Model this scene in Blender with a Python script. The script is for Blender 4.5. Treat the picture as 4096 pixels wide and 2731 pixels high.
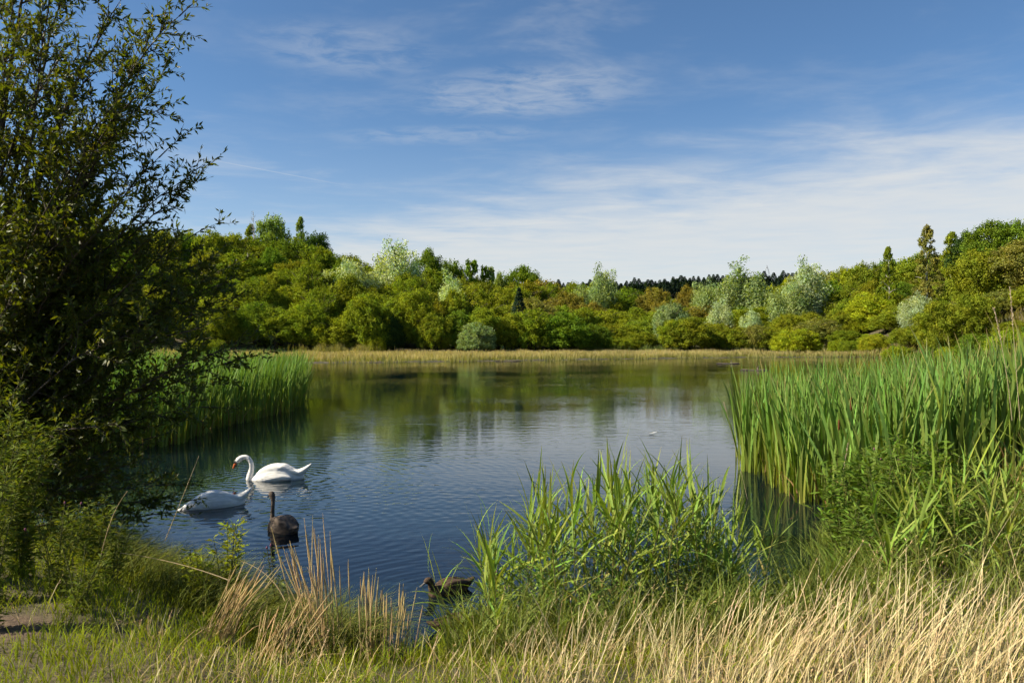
import bpy, bmesh, math, random
import numpy as np
from mathutils import Vector, Matrix, Quaternion
R = math.radians
rng = np.random.default_rng(11)
random.seed(11)
for o in list(bpy.data.objects): bpy.data.objects.remove(o)
S = bpy.context.scene
C = S.collection

# ------------------------------------------------------------------ camera
CAMH, F = 2.15, 804.0
cam = bpy.data.cameras.new('camera'); camo = bpy.data.objects.new('camera', cam); C.objects.link(camo)
camo.location = (0, 0, CAMH); camo.rotation_euler = (R(90), 0, 0)
cam.sensor_width = 36; cam.lens = 36*F/1024; cam.clip_end = 6000; cam.clip_start = 0.05
cam.dof.use_dof = True; cam.dof.focus_distance = 14.0; cam.dof.aperture_fstop = 8.0
S.camera = camo

# ------------------------------------------------------------------ light
SUN_AZ, SUN_EL = R(99), R(38)            # azimuth to the left of the view direction
to_sun = Vector((-math.sin(SUN_AZ)*math.cos(SUN_EL), math.cos(SUN_AZ)*math.cos(SUN_EL), math.sin(SUN_EL)))
sl = bpy.data.lights.new('sun', 'SUN'); sl.energy = 5.0; sl.angle = R(0.53); sl.color = (1.0, 0.90, 0.72)
so = bpy.data.objects.new('sun', sl); C.objects.link(so)
so.rotation_euler = to_sun.to_track_quat('Z', 'Y').to_euler()
S.view_settings.view_transform = 'Standard'; S.view_settings.look = 'None'
S.view_settings.exposure = 0.92; S.view_settings.gamma = 1.0
S.render.engine = 'CYCLES'
S.cycles.max_bounces = 3; S.cycles.use_light_tree = False; S.cycles.use_adaptive_sampling = True; S.cycles.adaptive_threshold = 0.03; S.cycles.adaptive_min_samples = 20; S.cycles.diffuse_bounces = 2; S.cycles.glossy_bounces = 2
S.cycles.transmission_bounces = 2; S.cycles.transparent_max_bounces = 4

class NT:
    """small helper around a node tree"""
    def __init__(s, nt): s.nt = nt; s.nt.nodes.clear()
    def n(s, t, **kw):
        nd = s.nt.nodes.new(t)
        for k, v in kw.items(): setattr(nd, k, v)
        return nd
    def l(s, a, b): s.nt.links.new(a, b)
    def put(s, inp, v):
        if isinstance(v, bpy.types.NodeSocket): s.l(v, inp)
        else: inp.default_value = v
    def m(s, op, a, b=None, c=None, clamp=False):
        nd = s.n('ShaderNodeMath', operation=op, use_clamp=clamp)
        for i, v in enumerate((a, b, c)):
            if v is not None: s.put(nd.inputs[i], v)
        return nd.outputs[0]
    def ss(s, v, a, b, lo=0.0, hi=1.0):
        nd = s.n('ShaderNodeMapRange', interpolation_type='SMOOTHSTEP')
        s.put(nd.inputs[0], v); nd.inputs[1].default_value = a; nd.inputs[2].default_value = b
        nd.inputs[3].default_value = lo; nd.inputs[4].default_value = hi
        return nd.outputs[0]
    def mix(s, f, a, b, blend='MIX'):
        nd = s.n('ShaderNodeMix', data_type='RGBA', blend_type=blend)
        s.put(nd.inputs[0], f); s.put(nd.inputs[6], a); s.put(nd.inputs[7], b)
        return nd.outputs[2]
    def noise(s, vec, scale, detail=4, rough=0.5, dist=0.0):
        nd = s.n('ShaderNodeTexNoise'); s.put(nd.inputs['Vector'], vec)
        nd.inputs['Scale'].default_value = scale; nd.inputs['Detail'].default_value = detail
        nd.inputs['Roughness'].default_value = rough; nd.inputs['Distortion'].default_value = dist
        return nd.outputs[0]
    def xyz(s, x, y, z=0.0):
        nd = s.n('ShaderNodeCombineXYZ'); s.put(nd.inputs[0], x); s.put(nd.inputs[1], y); s.put(nd.inputs[2], z)
        return nd.outputs[0]

# ------------------------------------------------------------------ sky
W = bpy.data.worlds.new('World'); S.world = W; W.use_nodes = True
t = NT(W.node_tree)
sky = t.n('ShaderNodeTexSky', sky_type='NISHITA')
sky.sun_disc = False; sky.sun_elevation = SUN_EL
sky.sun_rotation = -SUN_AZ            # 0 = +Y, clockwise positive
sky.air_density = 0.85; sky.dust_density = 0.35; sky.ozone_density = 2.2; sky.altitude = 100
tc = t.n('ShaderNodeTexCoord'); sx = t.n('ShaderNodeSeparateXYZ'); t.l(tc.outputs['Generated'], sx.inputs[0])
zc = t.m('MAXIMUM', sx.outputs[2], 0.025)
px_ = t.m('DIVIDE', sx.outputs[0], zc); py_ = t.m('DIVIDE', sx.outputs[1], zc)     # position on the cloud layer
P = t.xyz(px_, py_)
Ps = t.xyz(t.m('ADD', t.m('MULTIPLY', px_, 0.75), t.m('MULTIPLY', py_, 0.32)), t.m('SUBTRACT', t.m('MULTIPLY', py_, 0.95), t.m('MULTIPLY', px_, 0.25)))
n_big = t.noise(P, 0.55, 3, 0.5)
n_mid = t.noise(Ps, 1.7, 5, 0.62, 0.35)
n_fine = t.noise(Ps, 7.0, 4, 0.65, 0.4)
edge = t.m('ADD', t.m('MULTIPLY', px_, 0.665), t.m('MULTIPLY', py_, 0.747))
edge = t.m('ADD', edge, t.m('MULTIPLY', t.m('SUBTRACT', n_big, 0.5), 2.4))
edge = t.m('ADD', edge, t.m('MULTIPLY', t.m('SUBTRACT', n_mid, 0.5), 3.0))
bank = t.m('MULTIPLY', t.ss(edge, 2.9, 6.2), t.ss(n_mid, 0.15, 0.75, 0.72, 1.0))
thin = t.m('MULTIPLY', t.ss(n_mid, 0.44, 0.78), t.ss(n_big, 0.38, 0.68, 0.10, 0.40))
def blob(cx, cy, rx, ry, rot, amt):
    dx = t.m('SUBTRACT', px_, cx); dy = t.m('SUBTRACT', py_, cy); c, s_ = math.cos(rot), math.sin(rot)
    a = t.m('DIVIDE', t.m('ADD', t.m('MULTIPLY', dx, c), t.m('MULTIPLY', dy, s_)), rx)
    b = t.m('DIVIDE', t.m('SUBTRACT', t.m('MULTIPLY', dy, c), t.m('MULTIPLY', dx, s_)), ry)
    q = t.m('ADD', t.m('MULTIPLY', a, a), t.m('MULTIPLY', b, b))
    g = t.ss(q, 1.0, 0.0)
    return t.m('MULTIPLY', t.m('MULTIPLY', g, t.ss(n_fine, 0.30, 0.68)), amt)
w1 = blob(0.05, 3.25, 0.62, 0.42, -0.35, 0.34)
w2 = blob(-0.58, 2.78, 0.42, 0.34, 0.4, 0.22)
w3 = blob(-0.35, 3.9, 0.7, 0.22, -0.1, 0.20)
# vapour trail
ax, ay, bx_, by_ = -1.70, 4.38, -0.95, 5.30
L_ = math.hypot(bx_-ax, by_-ay); ux, uy = (bx_-ax)/L_, (by_-ay)/L_
dx = t.m('SUBTRACT', px_, ax); dy = t.m('SUBTRACT', py_, ay)
al = t.m('ADD', t.m('MULTIPLY', dx, ux), t.m('MULTIPLY', dy, uy))
pe = t.m('ABSOLUTE', t.m('SUBTRACT', t.m('MULTIPLY', dx, uy), t.m('MULTIPLY', dy, ux)))
trail = t.m('MULTIPLY', t.m('MULTIPLY', t.ss(pe, 0.020, 0.004), t.ss(al, 0.0, 0.2)), t.ss(al, L_, L_*0.45, 0.0, 0.22))
cov = t.m('MAXIMUM', bank, thin)
for w_ in (w1, w2, w3, trail): cov = t.m('ADD', cov, t.m('MULTIPLY', w_, t.m('SUBTRACT', 1.0, cov)))
haze = t.ss(sx.outputs[2], 0.30, 0.0, 0.0, 0.34)
cov = t.m('ADD', t.m('MULTIPLY', cov, 0.86), t.m('MULTIPLY', haze, t.m('SUBTRACT', 1.0, cov)), clamp=True)
skyc = t.mix(1.0, sky.outputs[0], (0.74, 0.94, 1.06, 1), 'MULTIPLY')
col = t.mix(cov, skyc, (6.2, 6.25, 6.1, 1))
bg = t.n('ShaderNodeBackground'); t.l(col, bg.inputs[0]); bg.inputs[1].default_value = 0.066
wo = t.n('ShaderNodeOutputWorld'); t.l(bg.outputs[0], wo.inputs[0])

# ------------------------------------------------------------------ helpers
def tag(o, label=None, cat=None, group=None, kind=None):
    for k, v in (('label', label), ('category', cat), ('group', group), ('kind', kind)):
        if v: o[k] = v
    return o
def link(name, mesh, mat=None, parent=None):
    o = bpy.data.objects.new(name, mesh); C.objects.link(o)
    if mat and mesh is not None and not mesh.materials: mesh.materials.append(mat)
    if parent: o.parent = parent
    return o
def empty(name, loc=(0, 0, 0), rz=0):
    o = bpy.data.objects.new(name, None); C.objects.link(o); o.location = loc; o.rotation_euler = (0, 0, rz)
    o.empty_display_size = 0.2
    return o
def mesh_np(name, V, Q=None, T=None, col=None, smooth=False):
    """mesh from numpy arrays: V (n,3), quads Q (m,4), triangles T (k,3), point colours col (n,3)"""
    me = bpy.data.meshes.new(name)
    V = np.asarray(V, dtype=np.float32); loops = []; sizes = []
    if Q is not None and len(Q): loops.append(np.asarray(Q, np.int32).ravel()); sizes.append(np.full(len(Q), 4, np.int32))
    if T is not None and len(T): loops.append(np.asarray(T, np.int32).ravel()); sizes.append(np.full(len(T), 3, np.int32))
    loops = np.concatenate(loops); sizes = np.concatenate(sizes)
    me.vertices.add(len(V)); me.vertices.foreach_set('co', V.ravel())
    me.loops.add(len(loops)); me.loops.foreach_set('vertex_index', loops)
    me.polygons.add(len(sizes))
    st = np.zeros(len(sizes), np.int32); st[1:] = np.cumsum(sizes)[:-1]
    me.polygons.foreach_set('loop_start', st)
    if smooth: me.polygons.foreach_set('use_smooth', np.ones(len(sizes), bool))
    if col is not None:
        a = me.color_attributes.new('Col', 'FLOAT_COLOR', 'POINT')
        c4 = np.ones((len(V), 4), np.float32); c4[:, :3] = col
        a.data.foreach_set('color', c4.ravel())
    me.update(calc_edges=True); me.validate()
    return me
def unit(v): return v/np.maximum(np.linalg.norm(v, axis=-1, keepdims=True), 1e-9)
def at(px, py, D): return Vector(((px-512)/F*D, D, CAMH-(py-341)/F*D))
def lerp_table(x, tab):
    xs, ys = zip(*tab); return np.interp(x, xs, ys)
def sstep(x, a, b):
    q = np.clip((np.asarray(x, float)-a)/(b-a), 0, 1); return q*q*(3-2*q)

def ribbons(base, h, az, lean, droop, width, cb, ct, seg=4, tw0=None, twist=0.0, prof=0.5, pw=1.8, rg=rng):
    """N blades as ribbons; cb/ct colours at base and tip (N,3)"""
    N = len(base); h = np.broadcast_to(h, (N,)); az = np.broadcast_to(az, (N,)); lean = np.broadcast_to(lean, (N,))
    droop = np.broadcast_to(droop, (N,)); width = np.broadcast_to(width, (N,))
    tt = np.linspace(0, 1, seg+1)
    lat = (lean*h)[:, None]*tt[None, :]**pw
    z = h[:, None]*(tt[None, :]-droop[:, None]*tt[None, :]**3*0.6)
    P = np.zeros((N, seg+1, 3))
    P[..., 0] = base[:, 0, None]+lat*np.cos(az)[:, None]; P[..., 1] = base[:, 1, None]+lat*np.sin(az)[:, None]
    P[..., 2] = base[:, 2, None]+z
    if tw0 is None: tw0 = rg.uniform(0, 2*math.pi, N)
    ang = tw0[:, None]+twist*tt[None, :]*np.where(rg.random(N) < .5, -1, 1)[:, None]
    wp = np.where(tt < prof, 0.72+0.28*tt/max(prof, 1e-3), np.maximum(1-((tt-prof)/(1-prof))**1.6, 0.03))
    w = 0.5*width[:, None]*wp[None, :]
    off = np.stack([np.cos(ang)*w, np.sin(ang)*w, np.zeros_like(w)], -1)
    V = np.stack([P-off, P+off], 2).reshape(N, -1, 3)
    k = 2*np.arange(seg)
    q = np.stack([k, k+1, k+3, k+2], -1)
    Q = (q[None]+(np.arange(N)*2*(seg+1))[:, None, None]).reshape(-1, 4)
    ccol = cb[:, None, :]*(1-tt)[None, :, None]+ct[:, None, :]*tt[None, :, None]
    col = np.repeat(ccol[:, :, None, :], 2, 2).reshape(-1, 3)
    return V.reshape(-1, 3), Q, col
def join(parts):
    V, Q, T, K = [], [], [], []; n = 0
    for v, q, c in parts:
        V.append(v); K.append(c)
        (Q if q.shape[1] == 4 else T).append(q+n); n += len(v)
    return np.concatenate(V), (np.concatenate(Q) if Q else None), (np.concatenate(T) if T else None), np.concatenate(K)
def vary(c, n, amt=0.2, rg=rng):
    c = np.asarray(c, float)
    return c[None, :]*(1+rg.uniform(-amt, amt, (n, 1)))*(1+rg.uniform(-amt*.4, amt*.4, (n, 3)))
def leaf_cards(pos, dirv, nrm, L, Wd, col, fold=0.25):
    """leaves of two triangles folded on the midrib"""
    dirv = unit(dirv); side = unit(np.cross(nrm, dirv)); nn = np.cross(dirv, side)
    L = np.broadcast_to(L, (len(pos),))[:, None]; Wd = np.broadcast_to(Wd, (len(pos),))[:, None]
    mid = pos+dirv*L*0.45
    V = np.stack([pos, mid+side*Wd*.5+nn*Wd*fold, pos+dirv*L, mid-side*Wd*.5+nn*Wd*fold], 1).reshape(-1, 3)
    b = (np.arange(len(pos))*4)[:, None]
    T = np.concatenate([b+np.array([[0, 2, 1]]), b+np.array([[0, 3, 2]])])
    return V, T, np.repeat(col, 4, 0)
def tube(points, radii, n=6, col=(0.1, 0.08, 0.06)):
    P = np.asarray(points, float); rad = np.asarray(radii, float)
    tg = unit(np.gradient(P, axis=0)); ref = np.array([0.31, 0.17, 0.93])
    a = unit(np.cross(tg, ref)); b = np.cross(tg, a)
    th = np.linspace(0, 2*math.pi, n, endpoint=False)
    V = (P[:, None, :]+rad[:, None, None]*(np.cos(th)[None, :, None]*a[:, None, :]+np.sin(th)[None, :, None]*b[:, None, :])).reshape(-1, 3)
    i = np.arange(len(P)-1)[:, None]*n; j = np.arange(n)[None, :]; j2 = (j+1) % n
    Q = np.stack([i+j, i+j2, i+n+j2, i+n+j], -1).reshape(-1, 4)
    return V, Q, np.tile(np.asarray(col, float), (len(V), 1))
def bez(a, b, c, n):
    tt = np.linspace(0, 1, n)[:, None]
    a, b, c = (np.asarray(q, float) for q in (a, b, c))
    return (1-tt)**2*a+2*tt*(1-tt)*b+tt**2*c

# ------------------------------------------------------------------ materials
def foliage_mat(name, trans=0.35, rough=0.55, spec=0.25, tint=(1.25, 1.15, 0.5), noise=0.0):
    m = bpy.data.materials.new(name); m.use_nodes = True; t = NT(m.node_tree)
    at_ = t.n('ShaderNodeAttribute', attribute_name='Col'); oi = t.n('ShaderNodeObjectInfo')
    c = t.mix(1.0, at_.outputs['Color'], oi.outputs['Color'], 'MULTIPLY')
    if noise:
        g = t.n('ShaderNodeNewGeometry')
        nz = t.noise(g.outputs['Position'], noise, 3)
        c = t.mix(1.0, c, t.mix(nz, (0.72, 0.78, 0.8, 1), (1.3, 1.2, 1.1, 1)), 'MULTIPLY')
    p = t.n('ShaderNodeBsdfPrincipled'); t.l(c, p.inputs['Base Color'])
    p.inputs['Roughness'].default_value = rough; p.inputs['Specular IOR Level'].default_value = spec
    tr = t.n('ShaderNodeBsdfTranslucent'); t.l(t.mix(1.0, c, (*tint, 1), 'MULTIPLY'), tr.inputs[0])
    mx = t.n('ShaderNodeMixShader'); mx.inputs[0].default_value = trans
    t.l(p.outputs[0], mx.inputs[1]); t.l(tr.outputs[0], mx.inputs[2])
    o = t.n('ShaderNodeOutputMaterial'); t.l(mx.outputs[0], o.inputs[0])
    return m
def solid_mat(name, c1, c2, scale=8, rough=0.7, spec=0.3, bump=0.0, attr=False, stretch=None):
    m = bpy.data.materials.new(name); m.use_nodes = True; t = NT(m.node_tree)
    tcn = t.n('ShaderNodeTexCoord'); vec = tcn.outputs['Object']
    if stretch:
        mp = t.n('ShaderNodeMapping'); mp.inputs['Scale'].default_value = stretch; t.l(vec, mp.inputs[0]); vec = mp.outputs[0]
    nz = t.noise(vec, scale, 5, 0.6)
    c = t.mix(t.ss(nz, 0.3, 0.7), (*c1, 1), (*c2, 1))
    if attr:
        a = t.n('ShaderNodeAttribute', attribute_name='Col'); c = t.mix(1.0, c, a.outputs['Color'], 'MULTIPLY')
    p = t.n('ShaderNodeBsdfPrincipled'); t.l(c, p.inputs['Base Color'])
    p.inputs['Roughness'].default_value = rough; p.inputs['Specular IOR Level'].default_value = spec
    if bump:
        b = t.n('ShaderNodeBump'); b.inputs['Strength'].default_value = bump; b.inputs['Distance'].default_value = 0.02
        t.l(nz, b.inputs['Height']); t.l(b.outputs[0], p.inputs['Normal'])
    o = t.n('ShaderNodeOutputMaterial'); t.l(p.outputs[0], o.inputs[0])
    return m
M_tree = foliage_mat('tree_leaves', 0.42, 0.7, 0.04, (1.25, 1.25, 0.25))
M_willow = foliage_mat('willow_leaves', 0.45, 0.45, 0.25, (1.7, 1.6, 0.2))
M_blade = foliage_mat('reed_blades', 0.28, 0.5, 0.10, (1.25, 1.25, 0.3))
M_grass = foliage_mat('grass_blades', 0.38, 0.6, 0.06, (1.25, 1.2, 0.3))
M_straw = foliage_mat('dry_grass', 0.25, 0.65, 0.10, (1.1, 1.0, 0.6))
M_bark = solid_mat('bark', (0.035, 0.028, 0.02), (0.10, 0.08, 0.055), 14, 0.85, 0.2, 0.5, stretch=(1, 1, 0.3))
M_birch = solid_mat('birch_bark', (0.55, 0.52, 0.46), (0.30, 0.27, 0.23), 3, 0.7, 0.2, 0.2)
M_log = solid_mat('weathered_wood', (0.20, 0.165, 0.11), (0.07, 0.055, 0.04), 5, 0.8, 0.2, 0.5, stretch=(0.3, 3, 3))
M_steel = solid_mat('galvanised_steel', (0.30, 0.32, 0.34), (0.22, 0.24, 0.26), 2, 0.5, 0.5)
M_mud = solid_mat('wet_peat', (0.02, 0.014, 0.010), (0.055, 0.038, 0.024), 10, 0.6, 0.4, 0.8)

# ------------------------------------------------------------------ terrain
NEAR = [(-40, 40), (-22, 28), (-14, 17), (-9, 11.6), (-6, 9.6), (-4.4, 8.5), (-3.4, 7.5), (-2.4, 6.7), (-1.5, 5.85), (-0.7, 5.6), (0.5, 5.9), (1.8, 6.4),
        (2.6, 7.1), (3.3, 8.4), (4.6, 9.2), (7, 10.5), (12, 14), (20, 24), (40, 60)]
FAR = [(-60, 70), (-30, 74), (-21, 77.5), (-4, 85), (10, 95), (30, 106), (45, 109), (80, 108)]
XL = [(0, -9), (10, -9.2), (16, -12), (26, -13), (40, -16), (78, -27), (110, -34)]
XR = [(0, 9), (10, 10), (14, 13), (30, 17), (60, 34), (100, 60), (120, 70)]
AMP = [(-900, 20), (0, 16), (200, 13.5), (280, 12), (340, 9.5), (420, 6.5), (520, 4), (640, 3.2), (740, 4), (800, 5.5), (900, 7.0), (1024, 10.5), (1300, 18), (2000, 22)]
DB = [(-900, 60), (-200, 85), (100, 112), (295, 124), (420, 128), (560, 134), (740, 140), (830, 134), (900, 112), (1024, 82), (1200, 62), (2000, 45)]
def inside(x, y):
    s = np.minimum(y-lerp_table(x, NEAR), lerp_table(x, FAR)-y)
    s = np.minimum(s, x-lerp_table(y, XL)); s = np.minimum(s, lerp_table(y, XR)-x)
    return s
def hnoise(x, y):
    return (np.sin(x*1.7+1.3*np.sin(y*0.9))*np.cos(y*1.9+0.7*np.sin(x*1.1))*0.5+0.5*np.sin(x*4.1+y*2.3)*np.cos(y*3.7-x*1.9))
def height(x, y):
    x = np.asarray(x, float); y = np.asarray(y, float)
    s = inside(x, y); D = np.hypot(x, y); nearbank = np.clip(1-(D-14)/25, 0, 1)
    bank = np.where(s > 0, -np.clip(s*0.45, 0, 1.2), np.clip(-s*0.55, 0, 1)*(0.10+0.34*nearbank)*np.clip(-s*0.9+.45, 0, 1)**0.5)
    bank = bank+np.where(s < -0.15, 0.035*hnoise(x, y)*nearbank, 0)
    yy = np.maximum(y, 1.0); u = 512+F*x/yy
    u = np.where(y <= 1, np.where(x < 0, -900, 2000), np.clip(u, -900, 2000))
    A = lerp_table(u, AMP); d0 = lerp_table(u, DB)
    hill = A*sstep(D, d0, d0+62)*np.where(y > 8, 1, 0)
    hill = hill*(1+0.06*np.sin(x*0.09)*np.cos(y*0.07))
    ridge_z = 24+np.clip((u-540)/250, -1.0, 1.0)*7
    rid = sstep(D, 300, 500)*np.maximum(0, ridge_z-hill)*np.where(y > 60, 1, 0)
    return bank+hill+rid
def gz(x, y): return float(height(np.array([x]), np.array([y]))[0])

ax1 = np.concatenate([-np.geomspace(14, 3000, 70)[::-1], np.linspace(-13.7, 13.7, 150), np.geomspace(14, 3000, 70)])
ay1 = np.concatenate([-np.geomspace(3, 2000, 25)[::-1], np.linspace(-2.8, 16, 150), np.geomspace(16.2, 3000, 120)])
gx, gy = np.meshgrid(ax1, ay1); Z = height(gx, gy)
nx, ny = len(ax1), len(ay1)
V = np.stack([gx, gy, Z], -1).reshape(-1, 3)
ii, jj = np.meshgrid(np.arange(ny-1), np.arange(nx-1), indexing='ij'); b0 = ii*nx+jj
Q = np.stack([b0, b0+1, b0+nx+1, b0+nx], -1).reshape(-1, 4)
m = bpy.data.materials.new('ground_turf'); m.use_nodes = True; t = NT(m.node_tree)
g = t.n('ShaderNodeNewGeometry')
n1 = t.noise(g.outputs['Position'], 0.9, 5, 0.6); n2 = t.noise(g.outputs['Position'], 22, 4, 0.7)
c = t.mix(t.ss(n1, 0.35, 0.65), (0.055, 0.06, 0.018, 1), (0.13, 0.10, 0.045, 1))
c = t.mix(t.m('MULTIPLY', n2, 0.6), c, (0.05, 0.036, 0.022, 1))
# bare trodden earth at the left of the bank
sp = t.n('ShaderNodeSeparateXYZ'); t.l(g.outputs['Position'], sp.inputs[0])
ex = t.m('DIVIDE', t.m('ADD', sp.outputs[0], 3.25), 0.55); ey = t.m('DIVIDE', t.m('SUBTRACT', sp.outputs[1], 4.75), 0.34)
er = t.m('ADD', t.m('ADD', t.m('MULTIPLY', ex, ex), t.m('MULTIPLY', ey, ey)), t.m('MULTIPLY', t.m('SUBTRACT', n1, 0.5), 1.2))
c = t.mix(t.ss(er, 1.2, 0.6), c, t.mix(t.ss(n2, .35, .65), (0.06, 0.036, 0.022, 1), (0.13, 0.085, 0.05, 1)))
p = t.n('ShaderNodeBsdfPrincipled'); t.l(c, p.inputs['Base Color']); p.inputs['Roughness'].default_value = 0.9
bu = t.n('ShaderNodeBump'); bu.inputs['Strength'].default_value = 0.7; bu.inputs['Distance'].default_value = 0.04
t.l(n2, bu.inputs['Height']); t.l(bu.outputs[0], p.inputs['Normal'])
o = t.n('ShaderNodeOutputMaterial'); t.l(p.outputs[0], o.inputs[0])
ground = link('ground', mesh_np('ground', V, Q, smooth=True), m); tag(ground, kind='structure')

# ------------------------------------------------------------------ water
SWAN1 = Vector((-4.10, 12.53, 0)); SWAN2 = Vector((-3.87, 10.50, 0)); CYG = Vector((-2.62, 9.15, 0)); DUCK1 = Vector((-0.55, 6.90, 0)); DUCK2 = Vector((-0.36, 6.02, 0))
m = bpy.data.materials.new('lake_water'); m.use_nodes = True; t = NT(m.node_tree)
g = t.n('ShaderNodeNewGeometry'); sp = t.n('ShaderNodeSeparateXYZ'); t.l(g.outputs['Position'], sp.inputs[0])
X, Y = sp.outputs[0], sp.outputs[1]
va = t.xyz(t.m('ADD', t.m('MULTIPLY', X, 0.34), t.m('MULTIPLY', Y, 0.10)), Y)
vb = t.xyz(t.m('SUBTRACT', t.m('MULTIPLY', X, 0.5), t.m('MULTIPLY', Y, 0.22)), Y)
hA = t.m('MULTIPLY', t.noise(va, 3.2, 2, 0.5, 0.6), 0.024)
hB = t.m('MULTIPLY', t.noise(vb, 9.0, 2, 0.5, 0.5), 0.0085)
hC = t.m('MULTIPLY', t.noise(va, 22.0, 1, 0.5, 0.2), 0.0022)
patch = t.ss(t.noise(t.xyz(t.m('MULTIPLY', X, 0.10), t.m('MULTIPLY', Y, 0.16)), 1.0, 2), 0.35, 0.65, 0.40, 1.30)
hh = t.m('MULTIPLY', t.m('ADD', t.m('ADD', hA, hB), hC), patch)
for (c_, amp, k, fall) in ((SWAN1+Vector((.35, 0, 0)), 0.0060, 34, 2.6), (SWAN2, 0.0050, 32, 2.2), (CYG, 0.0050, 36, 1.9), (DUCK1, 0.0035, 60, 0.9), (DUCK2, 0.003, 60, 0.7)):
    ddx = t.m('SUBTRACT', X, c_.x); ddy = t.m('SUBTRACT', Y, c_.y)
    r_ = t.m('SQRT', t.m('ADD', t.m('MULTIPLY', ddx, ddx), t.m('MULTIPLY', ddy, ddy)))
    ph = t.m('ADD', t.m('MULTIPLY', r_, k), t.m('MULTIPLY', t.noise(t.xyz(X, Y), 1.3, 2), 7.0))
    wv = t.m('MULTIPLY', t.m('SINE', ph), t.m('MULTIPLY', t.m('EXPONENT', t.m('DIVIDE', r_, -fall)), amp))
    hh = t.m('ADD', hh, wv)
bu = t.n('ShaderNodeBump'); bu.inputs['Strength'].default_value = 1.0; bu.inputs['Distance'].default_value = 0.21
t.l(hh, bu.inputs['Height'])
p = t.n('ShaderNodeBsdfPrincipled'); p.inputs['Base Color'].default_value = (0.003, 0.008, 0.011, 1)
p.inputs['Roughness'].default_value = 0.03; p.inputs['IOR'].default_value = 1.333
t.l(bu.outputs[0], p.inputs['Normal'])
o = t.n('ShaderNodeOutputMaterial'); t.l(p.outputs[0], o.inputs[0])
wv_ = np.array([[-60, 3, 0], [85, 3, 0], [85, 135, 0], [-60, 135, 0]], float)
water = link('water', mesh_np('water', wv_, np.array([[0, 1, 2, 3]])), m); tag(water, kind='structure')
# ------------------------------------------------------------------ far bank trees
def crown(name, seed, H, Rr, style, nl, leaf, z0=0.0):
    rg = np.random.default_rng(seed); cl = []
    if style == 'bush':
        for k in range(340):
            a = rg.uniform(0, 2*math.pi); e = math.asin(rg.uniform(-0.25, 1)); q = rg.uniform(0.60, 0.95)
            cl.append((Rr*q*math.cos(e)*math.cos(a), Rr*q*math.cos(e)*math.sin(a), H*(0.34+0.62*q*math.sin(e)), Rr*rg.uniform(0.05, 0.14)))
        for k in range(34):
            a = rg.uniform(0, 2*math.pi); e = math.asin(rg.uniform(0.1, 1)); q = rg.uniform(0.86, 1.02)
            cl.append((Rr*q*math.cos(e)*math.cos(a), Rr*q*math.cos(e)*math.sin(a), H*(0.34+0.60*q*math.sin(e)), Rr*rg.uniform(0.04, 0.09)))
        cl.append((0, 0, H*0.42, Rr*0.62))
    elif style == 'round':
        for k in range(260):
            d = unit(rg.normal(size=3)); q = rg.uniform(0.5, 0.93)
            cl.append((Rr*q*d[0], Rr*q*d[1], H*0.56+H*0.43*q*d[2], Rr*rg.uniform(0.06, 0.16)))
        cl.append((0, 0, H*.62, Rr*.5))
    elif style == 'plume':       # silvery willow: rising feathery plumes
        for k in range(11):
            a = rg.uniform(0, 2*math.pi); rr = Rr*math.sqrt(rg.uniform(0, 1))*0.75; top = H*(1-0.5*(rr/Rr)**1.2)*rg.uniform(0.86, 1.0)
            for j in range(8):
                f = (j+0.7)/8; w = Rr*0.33*math.sin(math.pi*min(1, f*0.74+0.16))**0.8
                cl.append((rr*math.cos(a)*(0.55+.55*f)+rg.normal()*.10*Rr, rr*math.sin(a)*(.55+.55*f)+rg.normal()*.10*Rr, top*(0.14+0.84*f), max(w, .07*Rr)*rg.uniform(.7, 1.15)))
    elif style == 'slim':        # birch
        for k in range(190):
            f = rg.uniform(0.15, 1); w = Rr*(1.03-f)**0.7*1.05; a = rg.uniform(0, 2*math.pi); q = math.sqrt(rg.uniform(0, 1))
            cl.append((w*q*math.cos(a), w*q*math.sin(a), H*f*0.97, Rr*rg.uniform(0.04, 0.11)))
    elif style == 'ivy':         # trunk clothed in ivy with a tuft of leaves on top
        for k in range(26):
            f = k/26; cl.append((rg.normal()*Rr*.10, rg.normal()*Rr*.10, H*f*.8, Rr*rg.uniform(.18, .34)))
        for k in range(16):
            d = unit(rg.normal(size=3)); cl.append((Rr*.65*d[0], Rr*.65*d[1], H*.86+H*.10*d[2], Rr*rg.uniform(.2, .34)))
    cl = np.array(cl); w = cl[:, 3]**2; idx = rg.choice(len(cl), nl, p=w/w.sum())
    d = unit(rg.normal(size=(nl, 3)))
    rad = cl[idx, 3]*(0.35+1.05*rg.random(nl)**0.8)
    pos = cl[idx, :3]+d*rad[:, None]*np.array([1, 1, 0.9])
    pos[:, 2] = np.maximum(pos[:, 2], z0+rg.uniform(0, .4, nl))
    nrm = unit(d+rg.normal(size=(nl, 3))*0.55+np.array([0, 0, .25]))
    dr = unit(np.cross(nrm, rg.normal(size=(nl, 3))))
    if style == 'plume': dr = unit(dr+np.array([0, 0, .7]))
    cshade = rg.uniform(0.80, 1.22, len(cl))[idx][:, None]; hue = rg.uniform(-0.11, 0.11, len(cl))[idx]
    col = np.ones((nl, 3))*cshade*rg.uniform(0.6, 1.45, (nl, 1)); col[:, 0] *= 1+hue; col[:, 2] *= 1-hue
    Lf = leaf*rg.uniform(0.7, 1.3, nl)
    v, tr, cc = leaf_cards(pos, dr, nrm, Lf, Lf*(0.5 if style == 'plume' else 0.68), col, 0.12)
    return mesh_np(name, v, None, tr, cc)
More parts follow.
